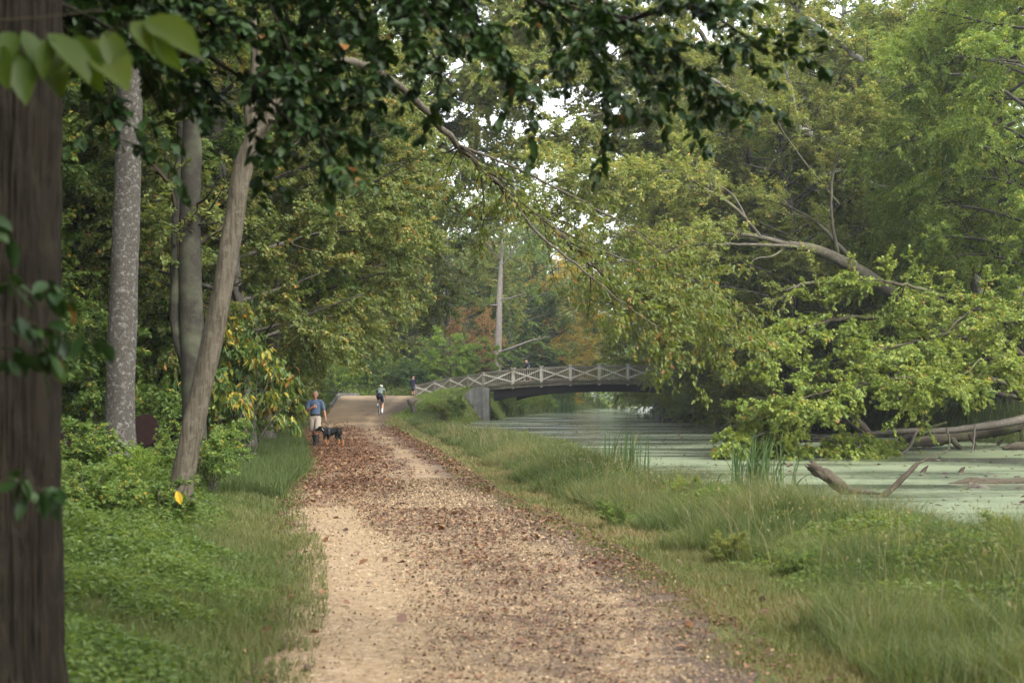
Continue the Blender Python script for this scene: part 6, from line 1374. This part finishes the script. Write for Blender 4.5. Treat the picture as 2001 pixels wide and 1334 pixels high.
    for q in (-1, 1): b.limb(((q * .18, .68, 1.40), .07), ((q * .225, .74, 1.27), .056))
    b.done('jersey', SAGE, c, .014, 4)
    b = Body(); b.limb(((0, .20, 1.04), (.158, .12)), ((0, .25, 1.12), (.152, .118))); b.limb(((.09, .24, 1.03), .11), ((.118, .48, .76), .078)); b.limb(((-.09, .24, 1.03), .11), ((-.122, .52, .92), .08)); b.done('shorts', NAVY, c, .014, 4)
    for (k, an) in (((.119, .43, .32), (.115, .375, .20)), ((-.12, .43, .61), (-.115, .365, .52))):
        b = Body(); b.limb((k, .054), (an, .043)); b.done('sock', WHT, c, .012, 2)
    for (h_, tp, m_) in (((.115, .36, .155), (.115, .51, .135), WHT), ((-.115, .35, .475), (-.115, .50, .455), BLK)):
        b = Body(); b.limb((h_, .044), (tp, .038)); b.done('shoe', m_, c, .012, 2)
    b = Body(); b.ball((0, .85, 1.60), (.092, .125, .078)); he = b.done('helmet', WHT, c, .01, 4)
    a = Acc()
    for sx in (-.05, -.017, .017, .05): tube(a, spline([(sx * 1.1, .735, 1.585), (sx * 1.05, .76, 1.635), (sx, .80, 1.665), (sx, .86, 1.68)], 10), [.009, .012, .008], 6)
    obj('vents', a.mesh('vents'), BLK, he, True)
    # --- person in black at the crest
    x, y = (807.5 - 1000.5) / F * 133., 133.; z = g1(x, y) + .03
    t = thing('person', 'person in long black tunic and dark cap standing with back turned beside the railing', 'person', (x, y, z), -.2)
    b = Body(); b.limb(((0, 0, .95), (.13, .1)), ((0, 0, 1.36), (.15, .1))); b.limb(((-.15, 0, 1.38), .05), ((.15, 0, 1.38), .05)); b.limb(((0, 0, 1.4), .052), ((0, .01, 1.5), .05)); head(b, (0, .02, 1.575), (.4, 1), .95)
    for q in (-1, 1):
        b.limb(((q * .085, 0, .9), .085), ((q * .08, -.01, .48), .055)); b.limb(((q * .08, -.01, .48), .052), ((q * .08, -.03, .36), .054), ((q * .075, -.01, .09), .034)); b.limb(((q * .075, -.02, .045), .036), ((q * .085, .12, .03), .032))
        b.limb(((q * .19, 0, 1.36), .05), ((q * .25, .0, 1.10), .04)); b.limb(((q * .25, 0, 1.10), .038), ((q * .2, .16, .98), .028)); hand(b, (q * .2, .16, .98), (-q * .3, .9, .1), (-q, 0, 0), 1, .7)
    b.done('body', SKD, t, .0085, 3)
    b = Body(); b.limb(((0, 0, .50), (.17, .15)), ((0, 0, .95), (.18, .135)), ((0, 0, 1.32), (.18, .125))); b.limb(((-.16, 0, 1.385), .07), ((.16, 0, 1.385), .07))
    for q in (-1, 1): b.limb(((q * .19, 0, 1.36), .07), ((q * .255, 0, 1.10), .062), ((q * .225, .08, 1.03), .055))
    b.done('tunic', NAVY, t, .015, 4)
    b = Body(); b.ball((0, .015, 1.625), (.085, .1, .07)); b.limb(((0, .09, 1.615), (.07, .015)), ((.02, .17, 1.605), (.055, .012))); b.done('cap', DHAIR, t, .01, 3)
    for q in (-1, 1): b = Body(); b.limb(((q * .075, -.02, .05), .042), ((q * .085, .13, .038), .038)); b.done('shoe', BLK, t, .012, 2)
    # --- walker on the bridge, heading left
    x, y = (1031 - 1000.5) / F * 120., 120.2; z = P(1031, 747.5, 118.3)[2]
    t = thing('person', 'bald person in navy T-shirt walking across the footbridge', 'person', (x, y, z))
    b = Body(); b.limb(((0, 0, .98), (.11, .14)), ((-.03, 0, 1.42), (.115, .165))); b.limb(((-.03, -.17, 1.46), .055), ((-.03, .17, 1.46), .055)); b.limb(((-.04, 0, 1.47), .058), ((-.07, 0, 1.58), .053)); head(b, (-.095, 0, 1.665), (-1, -.15))
    b.limb(((0, -.09, .95), .095), ((-.18, -.09, .54), .06)); b.limb(((-.18, -.09, .54), .058), ((-.17, -.09, .40), .058), ((-.26, -.09, .10), .036)); b.limb(((-.25, -.09, .05), .04), ((-.40, -.09, .05), .034))
    b.limb(((0, .09, .95), .095), ((.08, .09, .52), .06)); b.limb(((.08, .09, .52), .058), ((.16, .09, .40), .058), ((.28, .09, .14), .036)); b.limb(((.29, .09, .09), .04), ((.17, .09, .03), .034))
    b.limb(((-.03, -.2, 1.45), .052), ((.03, -.25, 1.17), .043)); b.limb(((.03, -.25, 1.17), .04), ((-.16, -.26, 1.02), .028)); hand(b, (-.16, -.26, 1.02), (-.9, 0, -.4), (0, 1, 0), 1, .8)
    b.limb(((-.03, .2, 1.45), .052), ((.06, .25, 1.17), .043)); b.limb(((.06, .25, 1.17), .04), ((-.08, .26, .98), .028)); hand(b, (-.08, .26, .98), (-.8, 0, -.6), (0, -1, 0), -1, .8)
    b.done('body', SKP, t, .0085, 3)
    b = Body(); b.limb(((0, 0, 1.02), (.135, .165)), ((-.03, 0, 1.42), (.14, .19))); b.limb(((-.03, -.17, 1.455), .072), ((-.03, .17, 1.455), .072))
    for q in (-1, 1): b.limb(((-.03, q * .2, 1.44), .072), ((0, q * .235, 1.27), .064))
    b.done('shirt', NAVY, t, .014, 4)
    a = Acc(); tube(a, spline([(.10, -.06, 1.44), (.118, -.05, 1.3), (.125, -.04, 1.15)], 8), [.03, .034, .02], 8); obj('back_panel', a.mesh('back_panel'), plain_mat('pale_blue_cloth', (.32, .38, .48), .8, .2, .1), t, True)
    b = Body(); b.limb(((0, 0, .96), (.13, .165)), ((0, 0, 1.04), (.125, .16))); b.limb(((0, -.09, .92), .11), ((-.14, -.09, .62), .09)); b.limb(((0, .09, .92), .11), ((.06, .09, .60), .09)); b.done('shorts', NAVY, t, .014, 4)
    for (h_, tp) in (((-.25, -.09, .055), (-.41, -.09, .06)), ((.29, .09, .10), (.16, .09, .04))): b = Body(); b.limb((h_, .046), (tp, .04)); b.done('shoe', NAVY, t, .012, 2)
    eyes(t, (-.095, 0, 1.665), (-1, -.15), DK)
# ------------------------------------------------------------------ light, air, camera
def sky_and_light():
    w = bpy.data.worlds.new('World'); sc.world = w; w.use_nodes = True; nt = w.node_tree; nt.nodes.clear()
    out = nt.nodes.new('ShaderNodeOutputWorld'); bg = nt.nodes.new('ShaderNodeBackground'); s = nt.nodes.new('ShaderNodeTexSky')
    el, az = math.radians(48), math.radians(140)
    s.sky_type = 'NISHITA'; s.sun_disc = False; s.sun_elevation = el; s.sun_rotation = az; s.dust_density = 3.; s.air_density = 1.; s.ozone_density = 1.
    hs = nt.nodes.new('ShaderNodeHueSaturation'); hs.inputs['Saturation'].default_value = .22   # an overcast, whitish sky
    nt.links.new(s.outputs[0], hs.inputs['Color']); nt.links.new(hs.outputs[0], bg.inputs[0]); bg.inputs[1].default_value = .15; nt.links.new(bg.outputs[0], out.inputs[0])
    L = bpy.data.lights.new('sun', 'SUN'); L.energy = 1.2; L.angle = math.radians(25); L.color = (1, .95, .87)
    o = bpy.data.objects.new('sun', L); COL.objects.link(o)
    d = Vector((math.sin(az) * math.cos(el), math.cos(az) * math.cos(el), math.sin(el)))   # towards the sun
    o.rotation_euler = d.to_track_quat('Z', 'Y').to_euler()

def haze():
    a = Acc(); x, y0, y1, z0, z1 = 180, -50, 430, -3, 52
    hexa(a, [(-x, y0, z0), (x, y0, z0), (x, y1, z0), (-x, y1, z0), (-x, y0, z1), (x, y0, z1), (x, y1, z1), (-x, y1, z1)])
    m, nt, out = newmat('thin_air'); v = ND(nt, 'VolumePrincipled'); v.inputs['Color'].default_value = (.80, .88, .95, 1); v.inputs['Density'].default_value = .00024; v.inputs['Anisotropy'].default_value = .2
    nt.links.new(v.outputs[0], out.inputs['Volume'])
    tag(obj('haze', a.mesh('haze'), m), kind='stuff')

def camera():
    c = bpy.data.cameras.new('camera'); o = bpy.data.objects.new('camera', c); COL.objects.link(o)
    o.location = (0, 0, CAMZ); o.rotation_euler = (math.radians(90), 0, 0)
    c.sensor_width = 36; c.lens = F / 2001 * 36; c.shift_y = (773 - 667) / 2001; c.clip_end = 2000; c.clip_start = .1
    c.dof.use_dof = True; c.dof.focus_distance = 55; c.dof.aperture_fstop = 3.2
    sc.camera = o

build_mats(); build_ground(); build_path(); build_water(); build_grass(); wood(); bridge(); props(); people(); sky_and_light(); haze(); camera()
vs = sc.view_settings; vs.view_transform = 'Standard'; vs.look = 'None'; vs.gamma = 1; vs.use_curve_mapping = False; vs.exposure = 2.3
cy = sc.cycles
cy.max_bounces = 8; cy.diffuse_bounces = 6; cy.glossy_bounces = 2; cy.transmission_bounces = 6; cy.transparent_max_bounces = 4; cy.volume_bounces = 0
cy.use_denoising = True; cy.caustics_reflective = False; cy.caustics_refractive = False; cy.sample_clamp_indirect = 6
